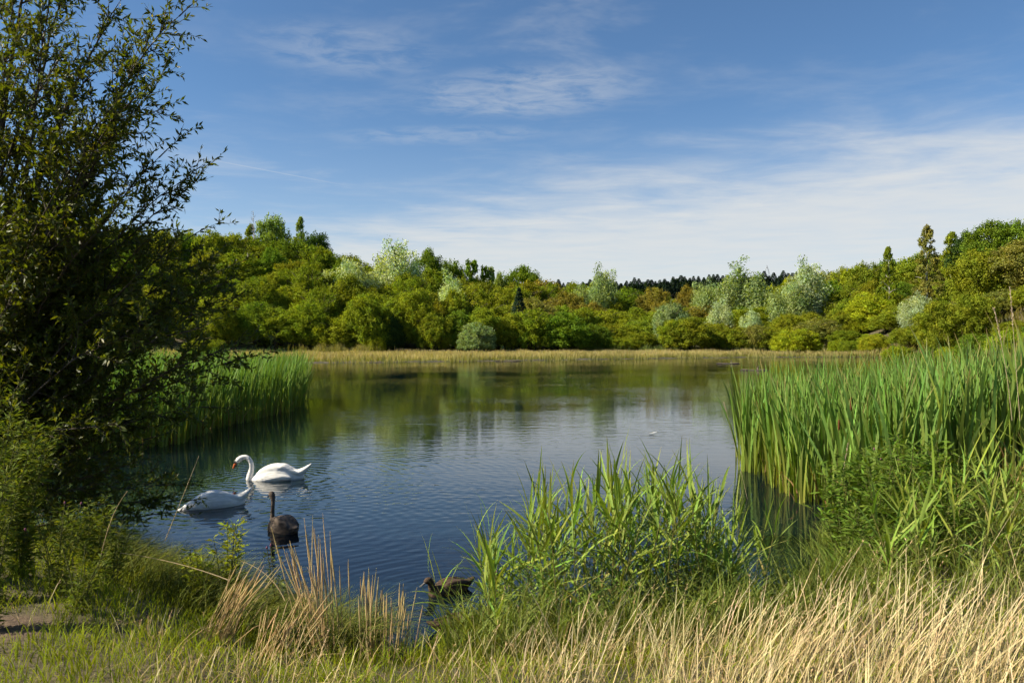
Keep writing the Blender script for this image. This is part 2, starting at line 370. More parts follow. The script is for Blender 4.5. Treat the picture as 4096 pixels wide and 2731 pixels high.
def trunk_mesh(name, seed, H, Rr, style):
    rg = np.random.default_rng(seed+77); parts = []
    if style in ('slim', 'ivy'):
        parts.append(tube(bez((0, 0, -.4), (rg.normal()*.2, rg.normal()*.2, H*.5), (rg.normal()*.25, 0, H*.97), 9), np.linspace(.02*H**.9, .02, 9), 7))
        for k in range(12):
            f = rg.uniform(.3, .9); a = rg.uniform(0, 6.28); l = Rr*(1.05-f)*.9
            parts.append(tube(bez((0, 0, H*f), (l*.5*math.cos(a), l*.5*math.sin(a), H*f+l*.5), (l*math.cos(a), l*math.sin(a), H*f+l*.5), 5), np.linspace(.04, .012, 5), 4))
    else:
        ns = 7 if style == 'bush' else 2 if style == 'plume' else 1
        for s in range(ns):
            a = rg.uniform(0, 6.28); sp_ = Rr*(.55 if style == 'bush' else .2)
            e = np.array([sp_*math.cos(a), sp_*math.sin(a), H*.72]); b = np.array([rg.normal()*.25*(ns > 1), rg.normal()*.25*(ns > 1), -.4])
            pth = bez(b, b*.6+e*.25+np.array([0, 0, H*.2]), e, 9); parts.append(tube(pth, np.linspace(.016*H+.03, .03, 9), 6))
            for k in range(5 if ns > 1 else 12):
                f = rg.integers(3, 8); a2 = rg.uniform(0, 6.28); l = Rr*rg.uniform(.4, .75)
                parts.append(tube(bez(pth[f], pth[f]+np.array([l*.4*math.cos(a2), l*.4*math.sin(a2), l*.5]), pth[f]+np.array([l*math.cos(a2), l*math.sin(a2), l*.6]), 5), np.linspace(.05, .015, 5), 4))
    v, q, tr, c = join(parts)
    return mesh_np(name, v, q, tr, None, True)
PROTO = {}
def proto(kind, seed, H, Rr, style, nl, leaf, bark):
    PROTO.setdefault(kind, []).append((crown('crown_'+kind, seed, H, Rr, style, nl, leaf), trunk_mesh('trunk_'+kind, seed, H, Rr, style), H, Rr, bark))
for s in range(5): proto('bush', 100+s, 7.0, 3.9, 'bush', 24000, 0.21, M_bark)
for s in range(3): proto('round', 200+s, 10.0, 4.2, 'round', 18000, 0.25, M_bark)
for s in range(3): proto('plume', 300+s, 13.0, 4.0, 'plume', 15000, 0.32, M_bark)
for s in range(2): proto('slim', 400+s, 11.0, 2.5, 'slim', 9000, 0.20, M_birch)
for s in range(1): proto('ivy', 500+s, 9.0, 1.3, 'ivy', 3200, 0.30, M_bark)
COLS = {'olive': (0.182, 0.220, 0.020), 'green': (0.125, 0.185, 0.020), 'dark green': (0.050, 0.090, 0.022), 'rust-brown': (0.215, 0.185, 0.034),
        'yellow-green': (0.250, 0.290, 0.018), 'silvery': (0.36, 0.43, 0.24), 'grey-green': (0.24, 0.305, 0.125), 'golden-olive': (0.205, 0.222, 0.020),
        'pale green': (0.205, 0.270, 0.060), 'brownish': (0.195, 0.195, 0.045)}
def place_tree(name, kind, x, y, H, wid, colname, label, cat, group=None, jit=0.12):
    pr = PROTO[kind][rng.integers(len(PROTO[kind]))]
    z = gz(x, y)-0.15; r = empty(name, (x, y, z), rng.uniform(0, 6.28))
    r.scale = (wid/(2*pr[3]), wid/(2*pr[3]), H/pr[2])
    c = link('crown', pr[0], M_tree, r); c.data.materials[0] = M_tree
    col = np.array(COLS[colname])*1.12*rng.uniform(1-jit, 1+jit)*(1+rng.uniform(-jit*.5, jit*.5, 3)); c.color = (*col, 1)
    link('trunk', pr[1], pr[4], r)
    tag(r, label, cat, group)
    return r
# the trees that stand out: px, top py, distance, width m, kind, colour, name, category, label
STAND = [
 (394, 225, 168, 11.5, 'plume', 'silvery', 'willow_tree', 'tree', 'tall silvery willow rising above the left thicket, tallest on that slope'),
 (352, 247, 152, 11.0, 'plume', 'silvery', 'willow_tree', 'tree', 'broad whitish willow just left of the tall silvery willow'),
 (338, 262, 150, 6.0, 'plume', 'pale green', 'willow_tree', 'tree', 'small pale willow at the left foot of the broad whitish willow'),
 (448, 268, 150, 8.0, 'plume', 'silvery', 'willow_tree', 'tree', 'pale willow between the tall silvery willow and the round green tree'),
 (429, 249, 190, 9.0, 'round', 'green', 'broadleaf_tree', 'tree', 'green tree right behind the tall silvery willow'),
 (452, 257, 195, 9.0, 'round', 'green', 'broadleaf_tree', 'tree', 'darker green tree left of the ivy-clad trunks'),
 (471, 259, 190, 3.4, 'ivy', 'green', 'ivy_clad_tree', 'tree', 'thickest ivy-clad trunk against the sky'),
 (484, 265, 190, 2.0, 'ivy', 'green', 'ivy_clad_tree', 'tree', 'thin ivy-clad trunk in the middle of three'),
 (491, 266, 191, 1.9, 'ivy', 'pale green', 'ivy_clad_tree', 'tree', 'thin ivy-clad trunk on the right of three'),
 (499, 272, 200, 4.5, 'round', 'pale green', 'broadleaf_tree', 'tree', 'small round tree between the ivy trunks and the round green tree'),
 (522, 266, 205, 14.0, 'round', 'green', 'broadleaf_tree', 'tree', 'round green tree alone on the skyline left of the conifer ridge'),
 (603, 257, 185, 9.0, 'plume', 'grey-green', 'willow_tree', 'tree', 'tall grey-green willow standing before the conifer ridge'),
 (588, 274, 178, 10.0, 'plume', 'grey-green', 'willow_tree', 'tree', 'lower grey-green willow leaning on the left of the tall one before the ridge'),
 (740, 256, 172, 13.0, 'plume', 'grey-green', 'willow_tree', 'tree', 'large upright grey-green willow, biggest on the right of the ridge'),
 (705, 272, 176, 8.0, 'plume', 'grey-green', 'willow_tree', 'tree', 'narrower willow beside the large upright one, on its left'),
 (723, 294, 158, 7.0, 'plume', 'silvery', 'willow_bush', 'bush', 'white-leaved willow bush at the foot of the large upright willow'),
 (806, 250, 160, 10.0, 'plume', 'silvery', 'willow_tree', 'tree', 'whitish willow at the start of the right hillside'),
 (790, 272, 158, 9.0, 'plume', 'grey-green', 'willow_tree', 'tree', 'grey-green lower part of willow growth left of the whitish hillside willow'),
 (750, 303, 146, 4.5, 'plume', 'silvery', 'willow_bush', 'bush', 'slender white-leaved bush below the large upright willow'),
 (672, 300, 150, 8.0, 'bush', 'grey-green', 'willow_bush', 'bush', 'grey-green domed willow bush below the conifer ridge'),
 (916, 288, 120, 5.5, 'plume', 'silvery', 'willow_bush', 'bush', 'white-leaved bush halfway up the right hillside'),
 (272, 212, 188, 9.0, 'round', 'pale green', 'birch_tree', 'tree', 'rounded pale green tree highest on the left skyline'),
 (300, 218, 184, 6.0, 'slim', 'pale green', 'birch_tree', 'tree', 'slim pointed birch on the left skyline'),
 (314, 229, 180, 9.5, 'round', 'dark green', 'broadleaf_tree', 'tree', 'dark green tree beside the slim birch on the left skyline'),
 (250, 225, 186, 7.0, 'slim', 'olive', 'birch_tree', 'tree', 'birch left of the rounded pale tree on the left skyline'),
 (927, 226, 128, 6.5, 'slim', 'brownish', 'birch_tree', 'tree', 'brownish birch with a pale trunk on the right skyline'),
 (951, 233, 132, 6.0, 'slim', 'olive', 'birch_tree', 'tree', 'olive birch right of the pale-trunked birch'),
 (888, 248, 140, 5.0, 'slim', 'olive', 'birch_tree', 'tree', 'small thin birch left of the pale-trunked birch'),
 (968, 232, 130, 7.0, 'round', 'dark green', 'broadleaf_tree', 'tree', 'dark green tree behind the olive birch at the right'),
 (990, 221, 126, 9.0, 'round', 'green', 'broadleaf_tree', 'tree', 'green tree on the skyline near the right edge'),
 (1018, 217, 124, 9.0, 'round', 'green', 'broadleaf_tree', 'tree', 'topmost green tree at the right edge'),
 (980, 246, 108, 8.5, 'round', 'golden-olive', 'broadleaf_tree', 'tree', 'big golden-olive tree overhanging the dark hollow at the right'),
 (1024, 240, 104, 9.0, 'round', 'brownish', 'broadleaf_tree', 'tree', 'brownish tree at the right edge under the topmost green tree'),
 (938, 298, 100, 6.0, 'round', 'golden-olive', 'broadleaf_tree', 'tree', 'small golden tree with bare stems left of the dark hollow'),
 (975, 290, 98, 6.0, 'round', 'olive', 'broadleaf_tree', 'tree', 'olive tree below the big golden-olive tree at the right'),
 (653, 286, 186, 11.0, 'bush', 'rust-brown', 'sallow_bush', 'bush', 'rust-brown domed bush under the conifer ridge'),
 (690, 284, 190, 9.0, 'bush', 'rust-brown', 'sallow_bush', 'bush', 'rust-brown bush just left of the narrower willow'),
 (374, 334, 126, 4.0, 'bush', 'yellow-green', 'sallow_bush', 'bush', 'small yellow-green bush at the back of the sedge meadow'),
 (385, 311, 130, 6.5, 'bush', 'dark green', 'sallow_bush', 'bush', 'dark glossy bush behind the small yellow-green bush'),
 (477, 321, 128, 6.5, 'bush', 'grey-green', 'willow_bush', 'bush', 'grey-green rounded willow bush at the meadow edge on the left'),
 (797, 327, 118, 7.5, 'bush', 'yellow-green', 'sallow_bush', 'bush', 'bright yellow-green bush at the meadow edge on the right'),
 (214, 338, 84, 3.2, 'bush', 'olive', 'sallow_bush', 'bush', 'small olive bush behind the left cattail stand, rightmost of two'),
 (195, 337, 82, 2.8, 'bush', 'golden-olive', 'sallow_bush', 'bush', 'small golden bush behind the left cattail stand, leftmost of two'),
]
for (px, py, D, wid, kind, col, nm, cat, lab) in STAND:
    x = (px-512)/F*D; zt = CAMH+(341-py)/F*D; H = max(2.2, zt-gz(x, D)+.15)*(1.08 if kind == 'plume' else 1.03)
    place_tree(nm, kind, x, D, H, wid, col, lab, cat, jit=0.06)
SKY_T = [(-200, 225), (150, 230), (230, 229), (285, 229), (312, 243), (340, 251), (380, 264), (420, 270), (480, 279), (520, 287), (560, 287), (600, 293), (640, 296), (680, 293), (740, 290),
         (775, 284), (800, 270), (850, 259), (900, 257), (930, 252), (960, 243), (1000, 233), (1040, 228), (1200, 215)]
FRONT_T = [(-200, 300), (150, 305), (250, 302), (330, 290), (380, 288), (430, 292), (480, 297), (540, 304), (600, 322), (700, 321), (780, 324), (850, 322), (900, 322), (1000, 316), (1200, 310)]
PAL_L = ['olive', 'olive', 'olive', 'green', 'green', 'golden-olive', 'golden-olive', 'olive']
PAL_R = ['olive', 'olive', 'golden-olive', 'yellow-green', 'green', 'olive', 'golden-olive', 'olive', 'brownish']
UN = ['', 'first', 'second', 'third', 'fourth', 'fifth', 'sixth', 'seventh', 'eighth', 'ninth', 'tenth', 'eleventh', 'twelfth', 'thirteenth', 'fourteenth', 'fifteenth', 'sixteenth', 'seventeenth', 'eighteenth', 'nineteenth']
ORD = UN+[a+b for a, z in (('twent', 'twenty'), ('thirt', 'thirty'), ('fort', 'forty'), ('fift', 'fifty')) for b, a in [('ieth', a)]+[('-'+u_, z) for u_ in UN[1:10]]]
ROWN = ['front row at the meadow', 'second row behind it', 'third row up the bank', 'fourth row up the bank', 'fifth row up the bank', 'top row on the skyline']
for row in range(6):
    f = row/5; u = -90+rng.uniform(0, 15); cnt = 0
    while u < 1110:
        d0 = float(lerp_table(u, DB)); D = d0+4+row*11.5+rng.uniform(-3, 3)
        wid = rng.uniform(6.5, 12.5)*(0.9+.25*f); tw = wid*F/D
        fr, sk = float(lerp_table(u, FRONT_T)), float(lerp_table(u, SKY_T))-(7 if u < 330 else 0)
        py = fr*(1-f)+sk*f+rng.uniform(-9, 9)
        x = (u-512)/F*D; g_ = gz(x, D); H = CAMH+(341-py)/F*D-g_+.15
        lowb = 2.6 if row == 0 else 3.5
        if row == 0 and rng.random() < .3: H *= .7
        H = min(max(H, lowb), 12.5); wid = min(wid, 1.5*H+1.0); H *= 1.0+.10*f
        pal = PAL_L if u < 470 else PAL_R
        coln = pal[rng.integers(len(pal))]
        if row >= 3 and 500 < u < 760 and rng.random() < .3: coln = 'rust-brown'
        kind = 'bush' if rng.random() < .80 else 'round'
        vis = -10 < u < 1034
        if vis: cnt += 1
        lab = '%s sallow bush, %s from left in the %s' % (coln, ORD[min(cnt, 59)] if vis else ('ending' if u < 0 else 'farthest'), ROWN[row])
        place_tree('sallow_bush', kind, x, D, H, wid, coln, lab, 'bush', 'bushes of the thicket round the far bank')
        u += tw*rng.uniform(0.42, 0.62)
u = 838
k = 0
while u < 1110:
    k += 1; D = float(lerp_table(u, DB))-rng.uniform(2, 9); H = rng.uniform(1.8, 3.4); wid = H*rng.uniform(1.1, 1.6); x = (u-512)/F*D; coln = ['olive', 'yellow-green', 'yellow-green', 'green'][rng.integers(4)]
    place_tree('sallow_bush', 'bush', x, D, H, wid, coln, 'low %s bush just above the right cattails, %s from left' % (coln, ORD[k]), 'bush', 'low bushes behind the right cattails')
    u += wid*F/D*rng.uniform(.5, .75)
# bare sapling on the left skyline
p0 = at(253, 210, 183); gb = gz(p0.x, 183); Hs = p0.z-gb; parts = [tube(bez((0, 0, -.3), (.2, 0, Hs*.5), (.1, 0, Hs), 10), np.linspace(.13, .02, 10), 5)]
for k in range(60):
    f = rng.uniform(.35, .97); a = rng.uniform(0, 6.28); l = 2.4*(1.1-f)+.3
    parts.append(tube(bez((.1, 0, Hs*f), (l*.4*math.cos(a), l*.4*math.sin(a), Hs*f+l*.5), (l*.8*math.cos(a), l*.8*math.sin(a), Hs*f+l), 5), np.linspace(.035, .012, 5), 3))
v, q, tr, c_ = join(parts)
bs = link('bare_sapling', mesh_np('bare_sapling', v, q, tr, None, True), M_birch); bs.location = (p0.x, 183, gb)
tag(bs, 'leafless grey sapling sticking up from the left skyline', 'tree')

# conifers of the plantation on the far ridge
def conifer(name, seed, H, Rr):
    rg = np.random.default_rng(seed); n = 2600
    f = rg.random(n)**.75; a = rg.uniform(0, 6.28, n); lay = np.floor(f*14)/14; f2 = .82*f+.18*lay+.02
    rad = Rr*(1.02-f2)*(0.45+.6*rg.random(n)**.5); z = H*(.06+.94*f2)-rad*.25
    pos = np.stack([rad*np.cos(a), rad*np.sin(a), z], -1); d = np.stack([np.cos(a), np.sin(a), -.25+0*a], -1)
    nrm = unit(np.stack([.3*np.cos(a), .3*np.sin(a), 1+0*a], -1)+rg.normal(size=(n, 3))*.4)
    L = .85*(1.15-f2)*rg.uniform(.7, 1.3, n)+.2
    v, tr, cc = leaf_cards(pos, d+rg.normal(size=(n, 3))*.3, nrm, L, L*.55, vary((1, 1, 1), n, .3, rg), .1)
    tv, tq, tcc = tube([(0, 0, -.5), (0, 0, H*.5), (0, 0, H)], [.2, .12, .03], 5, (.8, .8, .8))
    vv, qq, tt_, kk = join([(v, tr, cc), (tv, tq, tcc)])
    return mesh_np(name, vv, qq, tt_, kk)
CON = [conifer('conifer', 900+s, 14, 2.9) for s in range(3)]
def put_conifer(px, py, D, lab, grp, dark=1.0, slim=1.0):
    x = (px-512)/F*D; zt = CAMH+(341-py)/F*D; g_ = gz(x, D)
    H = max(zt-g_, 5); o = link('conifer_tree', CON[rng.integers(3)], M_tree); o.location = (x, D, g_-.3)
    w_c = rng.uniform(1.5, 2.5)*slim; o.scale = (H/14*w_c, H/14*w_c, H/14); o.rotation_euler[2] = rng.uniform(0, 6.28)
    c = np.array((0.045, 0.080, 0.066))*dark*rng.uniform(.8, 1.2); o.color = (*c, 1); tag(o, lab, 'conifer', grp)  # bluish, lightened needle colour stands in for distance haze
RID = [(500, 288), (540, 283), (600, 280), (640, 280), (680, 277), (740, 275), (800, 273), (860, 273)]
for row, D in enumerate((478, 490, 503)):
    u = 495+row*2
    while u < 850:
        put_conifer(u, float(lerp_table(u, RID))+rng.normal()*1.5+(2-row)*2.4, D+rng.uniform(-3, 3), 'dark conifer in the plantation along the far ridge', 'conifers of the plantation on the far ridge')
        u += rng.uniform(3.2, 5.6)
put_conifer(519, 286, 139, 'small dark conifer standing alone among the bushes below the round tree', None, 1.1, .55)

# power pylon beyond the ridge
D = 900; b = at(767, 290, D); top = at(767, 265, D).z; zb = b.z-6; hw = 3.4
parts = []
def strut(a, c, r=.22): parts.append(tube([a, c], [r, r], 4))
zm = zb+(top-zb)*.62
for sx_ in (-1, 1):
    for sy_ in (-1, 1): strut((sx_*hw*1.3, sy_*hw, zb), (sx_*hw, sy_*hw*.7, zm)); strut((sx_*hw, sy_*hw*.7, zm), (0, 0, top))
for k in range(6):
    z1, z2 = zb+(zm-zb)*k/6, zb+(zm-zb)*(k+1)/6
    for sx_ in (-1, 1): strut((sx_*hw*1.2, -hw, z1), (-sx_*hw*1.1, -hw, z2), .12)
strut((-hw*1.7, 0, zm), (hw*1.7, 0, zm), .25); strut((-hw*1.3, 0, zm-4), (hw*1.3, 0, zm-4), .2)
v, q, tr, c_ = join(parts); py_o = link('power_pylon', mesh_np('power_pylon', v-np.array([0, 0, zb]), q, tr), M_steel)
py_o.location = (b.x, D, zb); tag(py_o, 'tiny grey lattice pylon above the far conifer ridge', 'pylon')

# ------------------------------------------------------------------ sedge meadow, reeds and ground cover of the far bank
def sel_pts(n, x0, x1, y0, y1, cond, rg=rng):
    x = rg.uniform(x0, x1, n); y = rg.uniform(y0, y1, n); k = cond(x, y); return x[k], y[k]
def meadow_cond(x, y):
    yf = lerp_table(x, FAR); u = 512+F*x/y
    return (y > yf-.6+2.2*np.sin(x*.9)*np.sin(x*.23)+1.2*np.sin(x*2.3+1)) & (y < np.minimum(yf+48, lerp_table(u, DB)+6)) & (u > 150) & (u < 1100)
x, y = sel_pts(150000, -60, 90, 70, 150, meadow_cond); n = len(x)
base = np.stack([x, y, np.maximum(height(x, y), -.1)], -1)
yf = lerp_table(x, FAR); edge_g = np.clip(1-(y-yf)/7, 0, 1)[:, None]
pn = (.5+.5*np.sin(x*.35+2*np.sin(y*.2)))[:, None]
ct = vary((0.56, 0.45, 0.22), n, .25)*(1-.35*edge_g)+vary((.12, .15, .03), n, .2)*.35*edge_g; ct = ct*(.8+.3*pn)
cb = vary((0.17, 0.19, 0.035), n, .25)
V, Q, K = ribbons(base, rng.uniform(.5, .95, n)*(.85+.35*np.sin(x*.7+1.7*np.sin(x*.19))*np.sin(y*.31)), rng.uniform(0, 6.28, n), rng.uniform(.05, .45, n), .1, rng.uniform(.035, .07, n), cb, ct, 2)
tag(link('sedge', mesh_np('sedge', V, Q, None, K), M_grass), 'tan and green sedge meadow along the far water edge', 'sedge', kind='stuff')
def reed_patch(name, lab, spots, n, hh, cb_, ct_, wd=.06):
    P = []
    for (px, D, wx, wy) in spots:
        xx = (px-512)/F*D+rng.normal(0, wx*.62, n)*(.6+.4*np.sin(np.arange(n))); yy = D+rng.uniform(-wy, wy, n); P.append(np.stack([xx, yy, np.maximum(height(xx, yy), -.3)], -1))
    P = np.concatenate(P); N = len(P)
    V, Q, K = ribbons(P, hh*rng.uniform(.45, 1.0, N)*(.7+.3*np.sin(P[:, 0]*1.7)*np.sin(P[:, 0]*.6+1)), rng.uniform(0, 6.28, N), rng.uniform(.03, .28, N), .1, rng.uniform(wd*.6, wd, N), vary(cb_, N, .25), vary(ct_, N, .25), 3)
    tag(link(name, mesh_np(name, V, Q, None, K), M_grass), lab, 'reeds', kind='stuff')
reed_patch('pale_reeds', 'tall pale reeds at the back of the meadow on the left', [(318, 122, 5, 1.5), (345, 124, 4, 1.5), (362, 124, 3, 1.2)], 420, 2.6, (.18, .18, .04), (.34, .31, .11))
reed_patch('green_reeds', 'band of green reeds at the foot of the bushes beyond the meadow', [(600, 136, 7, 1.5), (640, 138, 8, 1.5), (670, 138, 5, 1.2), (755, 139, 7, 1.2), (800, 130, 6, 1.5)], 420, 2.2, (.10, .15, .03), (.17, .22, .07))
reed_patch('thin_rushes', 'thin green rushes standing in the shallows beyond the left cattails', [(312, 41, 1.6, 3.5), (330, 38, 1.5, 2.0), (300, 36, 1.0, 3), (345, 41, .8, 1.5)], 420, .75, (.06, .08, .02), (.14, .17, .03), .022)
# slope grass on the right hillside
def slope_cond(x, y):
    u = 512+F*x/y; return (u > 850) & (u < 1120) & (y < 110)
x, y = sel_pts(30000, 20, 75, 48, 110, slope_cond); n = len(x)
V, Q, K = ribbons(np.stack([x, y, height(x, y)], -1), rng.uniform(.5, 1.1, n), rng.uniform(0, 6.28, n), rng.uniform(.1, .5, n), .1, .08, vary((.10, .10, .02), n), vary((.22, .19, .04), n), 2)
tag(link('slope_grass', mesh_np('slope_grass', V, Q, None, K), M_grass), 'rough yellow-green grass on the slope behind the right cattails', 'grass', kind='stuff')

# floating logs and feather
def log(px, py, length, yaw, lab, tilt=.0):
    D = CAMH*F/(py-341); x = (px-512)/F*D; n = 12; pts = [(length*(k/(n-1)-.5), .04*math.sin(k*1.3), .03+.02*math.sin(k*.9)+tilt*k) for k in range(n)]
    v, q, c_ = tube(pts, [.03]+[.060+.012*math.sin(k*2.1) for k in range(n-2)]+[.025], 8)
    pv, pq, _ = tube([(length*.12, 0, .05), (length*.16, .1, .28), (length*.22, .18, .36)], [.05, .04, .015], 5)
    vv, qq, _, _ = join([(v, q, c_), (pv, pq, np.ones((len(pv), 3)))])
    o = link('floating_log', mesh_np('floating_log', vv, qq, None, None, True), M_log); o.location = (x, D, 0); o.rotation_euler[2] = yaw; tag(o, lab, 'log')
log(508, 361, 2.3*1.2, .05, 'long thin log floating at the far meadow edge, leftmost of three')
log(728, 363.3, 2.2, -.1, 'short log floating on the far water, middle of three')
log(754, 370, 2.0, -.15, 'log floating closest to the right cattails')
D = CAMH*F/(433.6-341); v = []; n = 12
pts = bez((-.09, 0, .012), (0, .03, .0), (.10, 0, .05), n); wd = .028*np.sin(np.linspace(.25, 3.0, n))
V = np.concatenate([pts+np.array([0, 1, .25])*wd[:, None], pts-np.array([0, 1, -.25])*wd[:, None], pts+np.array([0, 0, -.004])])
k = np.arange(n-1); Q = np.concatenate([np.stack([k, k+1, 2*n+k+1, 2*n+k], -1), np.stack([2*n+k, 2*n+k+1, n+k+1, n+k], -1)])
M_white = solid_mat('white_feather', (0.80, 0.80, 0.78), (0.72, 0.72, 0.70), 20, .6, .2)
fe = link('floating_feather', mesh_np('floating_feather', V, Q), M_white); fe.location = ((653-512)/F*D, D, .012); tag(fe, 'single white feather floating on open water', 'feather')

# ------------------------------------------------------------------ birds
def rings(spine, n=20):
    """closed loft in the x-z plane: each entry (x, z, half width in y, half height)"""
    A = np.array(spine, float); P = np.stack([A[:, 0], 0*A[:, 0], A[:, 1]], -1); tg = unit(np.gradient(P, axis=0))
    nn = np.stack([-tg[:, 2], 0*tg[:, 0], tg[:, 0]], -1); th = np.linspace(0, 2*math.pi, n, endpoint=False)
    V = P[:, None, :]+np.cos(th)[None, :, None]*np.array([0, 1, 0])*A[:, 2, None, None]+np.sin(th)[None, :, None]*nn[:, None, :]*A[:, 3, None, None]
    return V, n
def loft_bm(bm, spine, yoff=0.0, yaw=0.0, sub=4, n=20, roll=0):
    A = np.array(spine, float); s = np.arange(len(A)); ss_ = np.linspace(0, len(A)-1, (len(A)-1)*sub+1)
    # Catmull-Rom resample
    out = []
    for q in ss_:
        i = min(int(q), len(A)-2); f = q-i; p0, p1, p2, p3 = A[max(i-1, 0)], A[i], A[i+1], A[min(i+2, len(A)-1)]
        out.append(.5*((2*p1)+(-p0+p2)*f+(2*p0-5*p1+4*p2-p3)*f*f+(-p0+3*p1-3*p2+p3)*f**3))
    out = np.array(out); out[:, 2:] = np.maximum(out[:, 2:], .003)
    V, n = rings(out, n)
    if roll:
        y, z = V[..., 1].copy(), V[..., 2].copy(); V[..., 1] = y*math.cos(roll)-(z-.1)*math.sin(roll); V[..., 2] = .1+y*math.sin(roll)+(z-.1)*math.cos(roll)
    if yaw:
        x, y = V[..., 0].copy(), V[..., 1].copy(); x0 = out[0, 0]; V[..., 0] = x0+(x-x0)*math.cos(yaw)-y*math.sin(yaw); V[..., 1] = (x-x0)*math.sin(yaw)+y*math.cos(yaw)
    V[..., 1] += yoff
    rows = [[bm.verts.new(c) for c in r] for r in V]
    for a, b in zip(rows, rows[1:]):
        for j in range(n): bm.faces.new((a[j], a[(j+1) % n], b[(j+1) % n], b[j]))
    bm.faces.new(rows[0][::-1]); bm.faces.new(rows[-1])
def fuse(name, build, voxel=.012, smooth=6):
    """voxel-fuse several lofts into one continuous skin"""
    bm = bmesh.new(); build(bm); bmesh.ops.recalc_face_normals(bm, faces=bm.faces); me = bpy.data.meshes.new('tmp'); bm.to_mesh(me); bm.free()
    o = bpy.data.objects.new('tmp', me); C.objects.link(o)
    r = o.modifiers.new('r', 'REMESH'); r.mode = 'VOXEL'; r.voxel_size = voxel; r.use_smooth_shade = True
    s = o.modifiers.new('s', 'SMOOTH'); s.iterations = smooth; s.factor = .5
    dg = bpy.context.evaluated_depsgraph_get(); out = bpy.data.meshes.new_from_object(o.evaluated_get(dg)); out.name = name
    bpy.data.objects.remove(o); out.materials.clear()
    return out
def feather_mat(name, c1, c2, scale, rough=.75, bump=.35, stretch=(.5, 1.4, 1.6), trans=0.0):
    m = bpy.data.materials.new(name); m.use_nodes = True; t = NT(m.node_tree); tcn = t.n('ShaderNodeTexCoord')
    mp = t.n('ShaderNodeMapping'); mp.inputs['Scale'].default_value = stretch; t.l(tcn.outputs['Object'], mp.inputs[0])
    vo = t.n('ShaderNodeTexVoronoi'); vo.inputs['Scale'].default_value = scale; t.l(mp.outputs[0], vo.inputs['Vector'])
    nz = t.noise(mp.outputs[0], scale*.5, 4, .6)
    c = t.mix(t.ss(t.m('ADD', t.m('MULTIPLY', vo.outputs[0], .6), t.m('MULTIPLY', nz, .6)), .25, .75), (*c1, 1), (*c2, 1))
    p = t.n('ShaderNodeBsdfPrincipled'); t.l(c, p.inputs['Base Color']); p.inputs['Roughness'].default_value = rough; p.inputs['Specular IOR Level'].default_value = .2
    b = t.n('ShaderNodeBump'); b.inputs['Strength'].default_value = bump; b.inputs['Distance'].default_value = .012
    t.l(vo.outputs[0], b.inputs['Height']); t.l(b.outputs[0], p.inputs['Normal'])
    o = t.n('ShaderNodeOutputMaterial'); t.l(p.outputs[0], o.inputs[0]); return m
M_swan = feather_mat('swan_plumage', (.82, .80, .76), (.70, .68, .63), 26)
M_cyg = feather_mat('cygnet_plumage', (.040, .034, .029), (.105, .080, .062), 18, stretch=(.7, 1.2, 1.4))  # grey-brown plumage, colour darkened further to carry the tree's shade
M_duck = feather_mat('duck_plumage', (.022, .015, .010), (.085, .055, .034), 34)  # brown plumage, darkened in colour to stand in for shade on the ducks
M_orange = solid_mat('orange_bill', (.62, .15, .035), (.50, .11, .03), 20, .45, .4)
M_black = solid_mat('black_skin', (.012, .011, .011), (.022, .02, .02), 20, .5, .4)
M_greybill = solid_mat('grey_bill', (.05, .05, .05), (.09, .085, .08), 20, .5, .4)
M_under = solid_mat('pale_tail_coverts', (.17, .12, .085), (.10, .075, .055), 20, .7, .2)
def part(name, build, mat, parent, sm=True):
    bm = bmesh.new(); build(bm); bmesh.ops.recalc_face_normals(bm, faces=bm.faces); me = bpy.data.meshes.new(name); bm.to_mesh(me); bm.free()
    if sm: me.polygons.foreach_set('use_smooth', np.ones(len(me.polygons), bool))
    return link(name, me, mat, parent)
k_ = .001325
def zp(X, Y): return ((X-1160)*k_, (635-Y)*k_)
def swan_a(bm):
    body = [(.045, -.045, .03, .03), (.10, -.02, .10, .075), (.20, .01, .165, .12), (.32, .035, .195, .155), (.45, .045, .20, .165), (.57, .04, .175, .145), (.68, .03, .125, .105), (.78, .035, .07, .065), (.85, .05, .03, .03)]
    loft_bm(bm, body)
    tail = [(.58, .06, .085, .07), (.70, .070, .085, .070), (.80, .110, .072, .056), (.88, .165, .050, .036), (.965, .240, .014, .010)]
    loft_bm(bm, tail)
    for s in (-1, 1):
        wing = [(.13, .06, .025, .03), (.22, .10, .055, .075), (.34, .145, .075, .085), (.46, .165, .075, .080), (.535, .190, .060, .048), (.60, .155, .05, .05), (.70, .115, .035, .035), (.78, .10, .012, .015)]
        loft_bm(bm, wing, yoff=s*.075)
        low = [(.26, .02, .03, .03), (.36, .035, .05, .055), (.48, .055, .055, .055), (.60, .045, .04, .045), (.68, .04, .015, .02)]
        loft_bm(bm, low, yoff=s*.155)
    neck = [(.055, -.10, .055, .055), (.012, -.02, .056, .056), (.012, .045, .052, .050), (.030, .12, .044, .043), (.040, .19, .040, .039), (.030, .265, .038, .037), (-.005, .325, .037, .037), (-.055, .352, .037, .036),
            (-.105, .343, .039, .038), (-.148, .315, .043, .045), (-.180, .283, .034, .036), (-.192, .262, .022, .022)]
    loft_bm(bm, neck, n=16)
s1 = empty('swan', SWAN1, R(4)); tag(s1, 'white swan with raised curved neck and orange bill, swimming in sunlight', 'swan')
link('body', fuse('swan_body', swan_a, .0105, 5), M_swan, s1)
def mask_a(bm): loft_bm(bm, [(-.180, .312, .018, .014), (-.199, .290, .028, .025), (-.210, .262, .025, .023), (-.212, .240, .016, .014)], n=12)
part('face_mask', mask_a, M_black, s1)
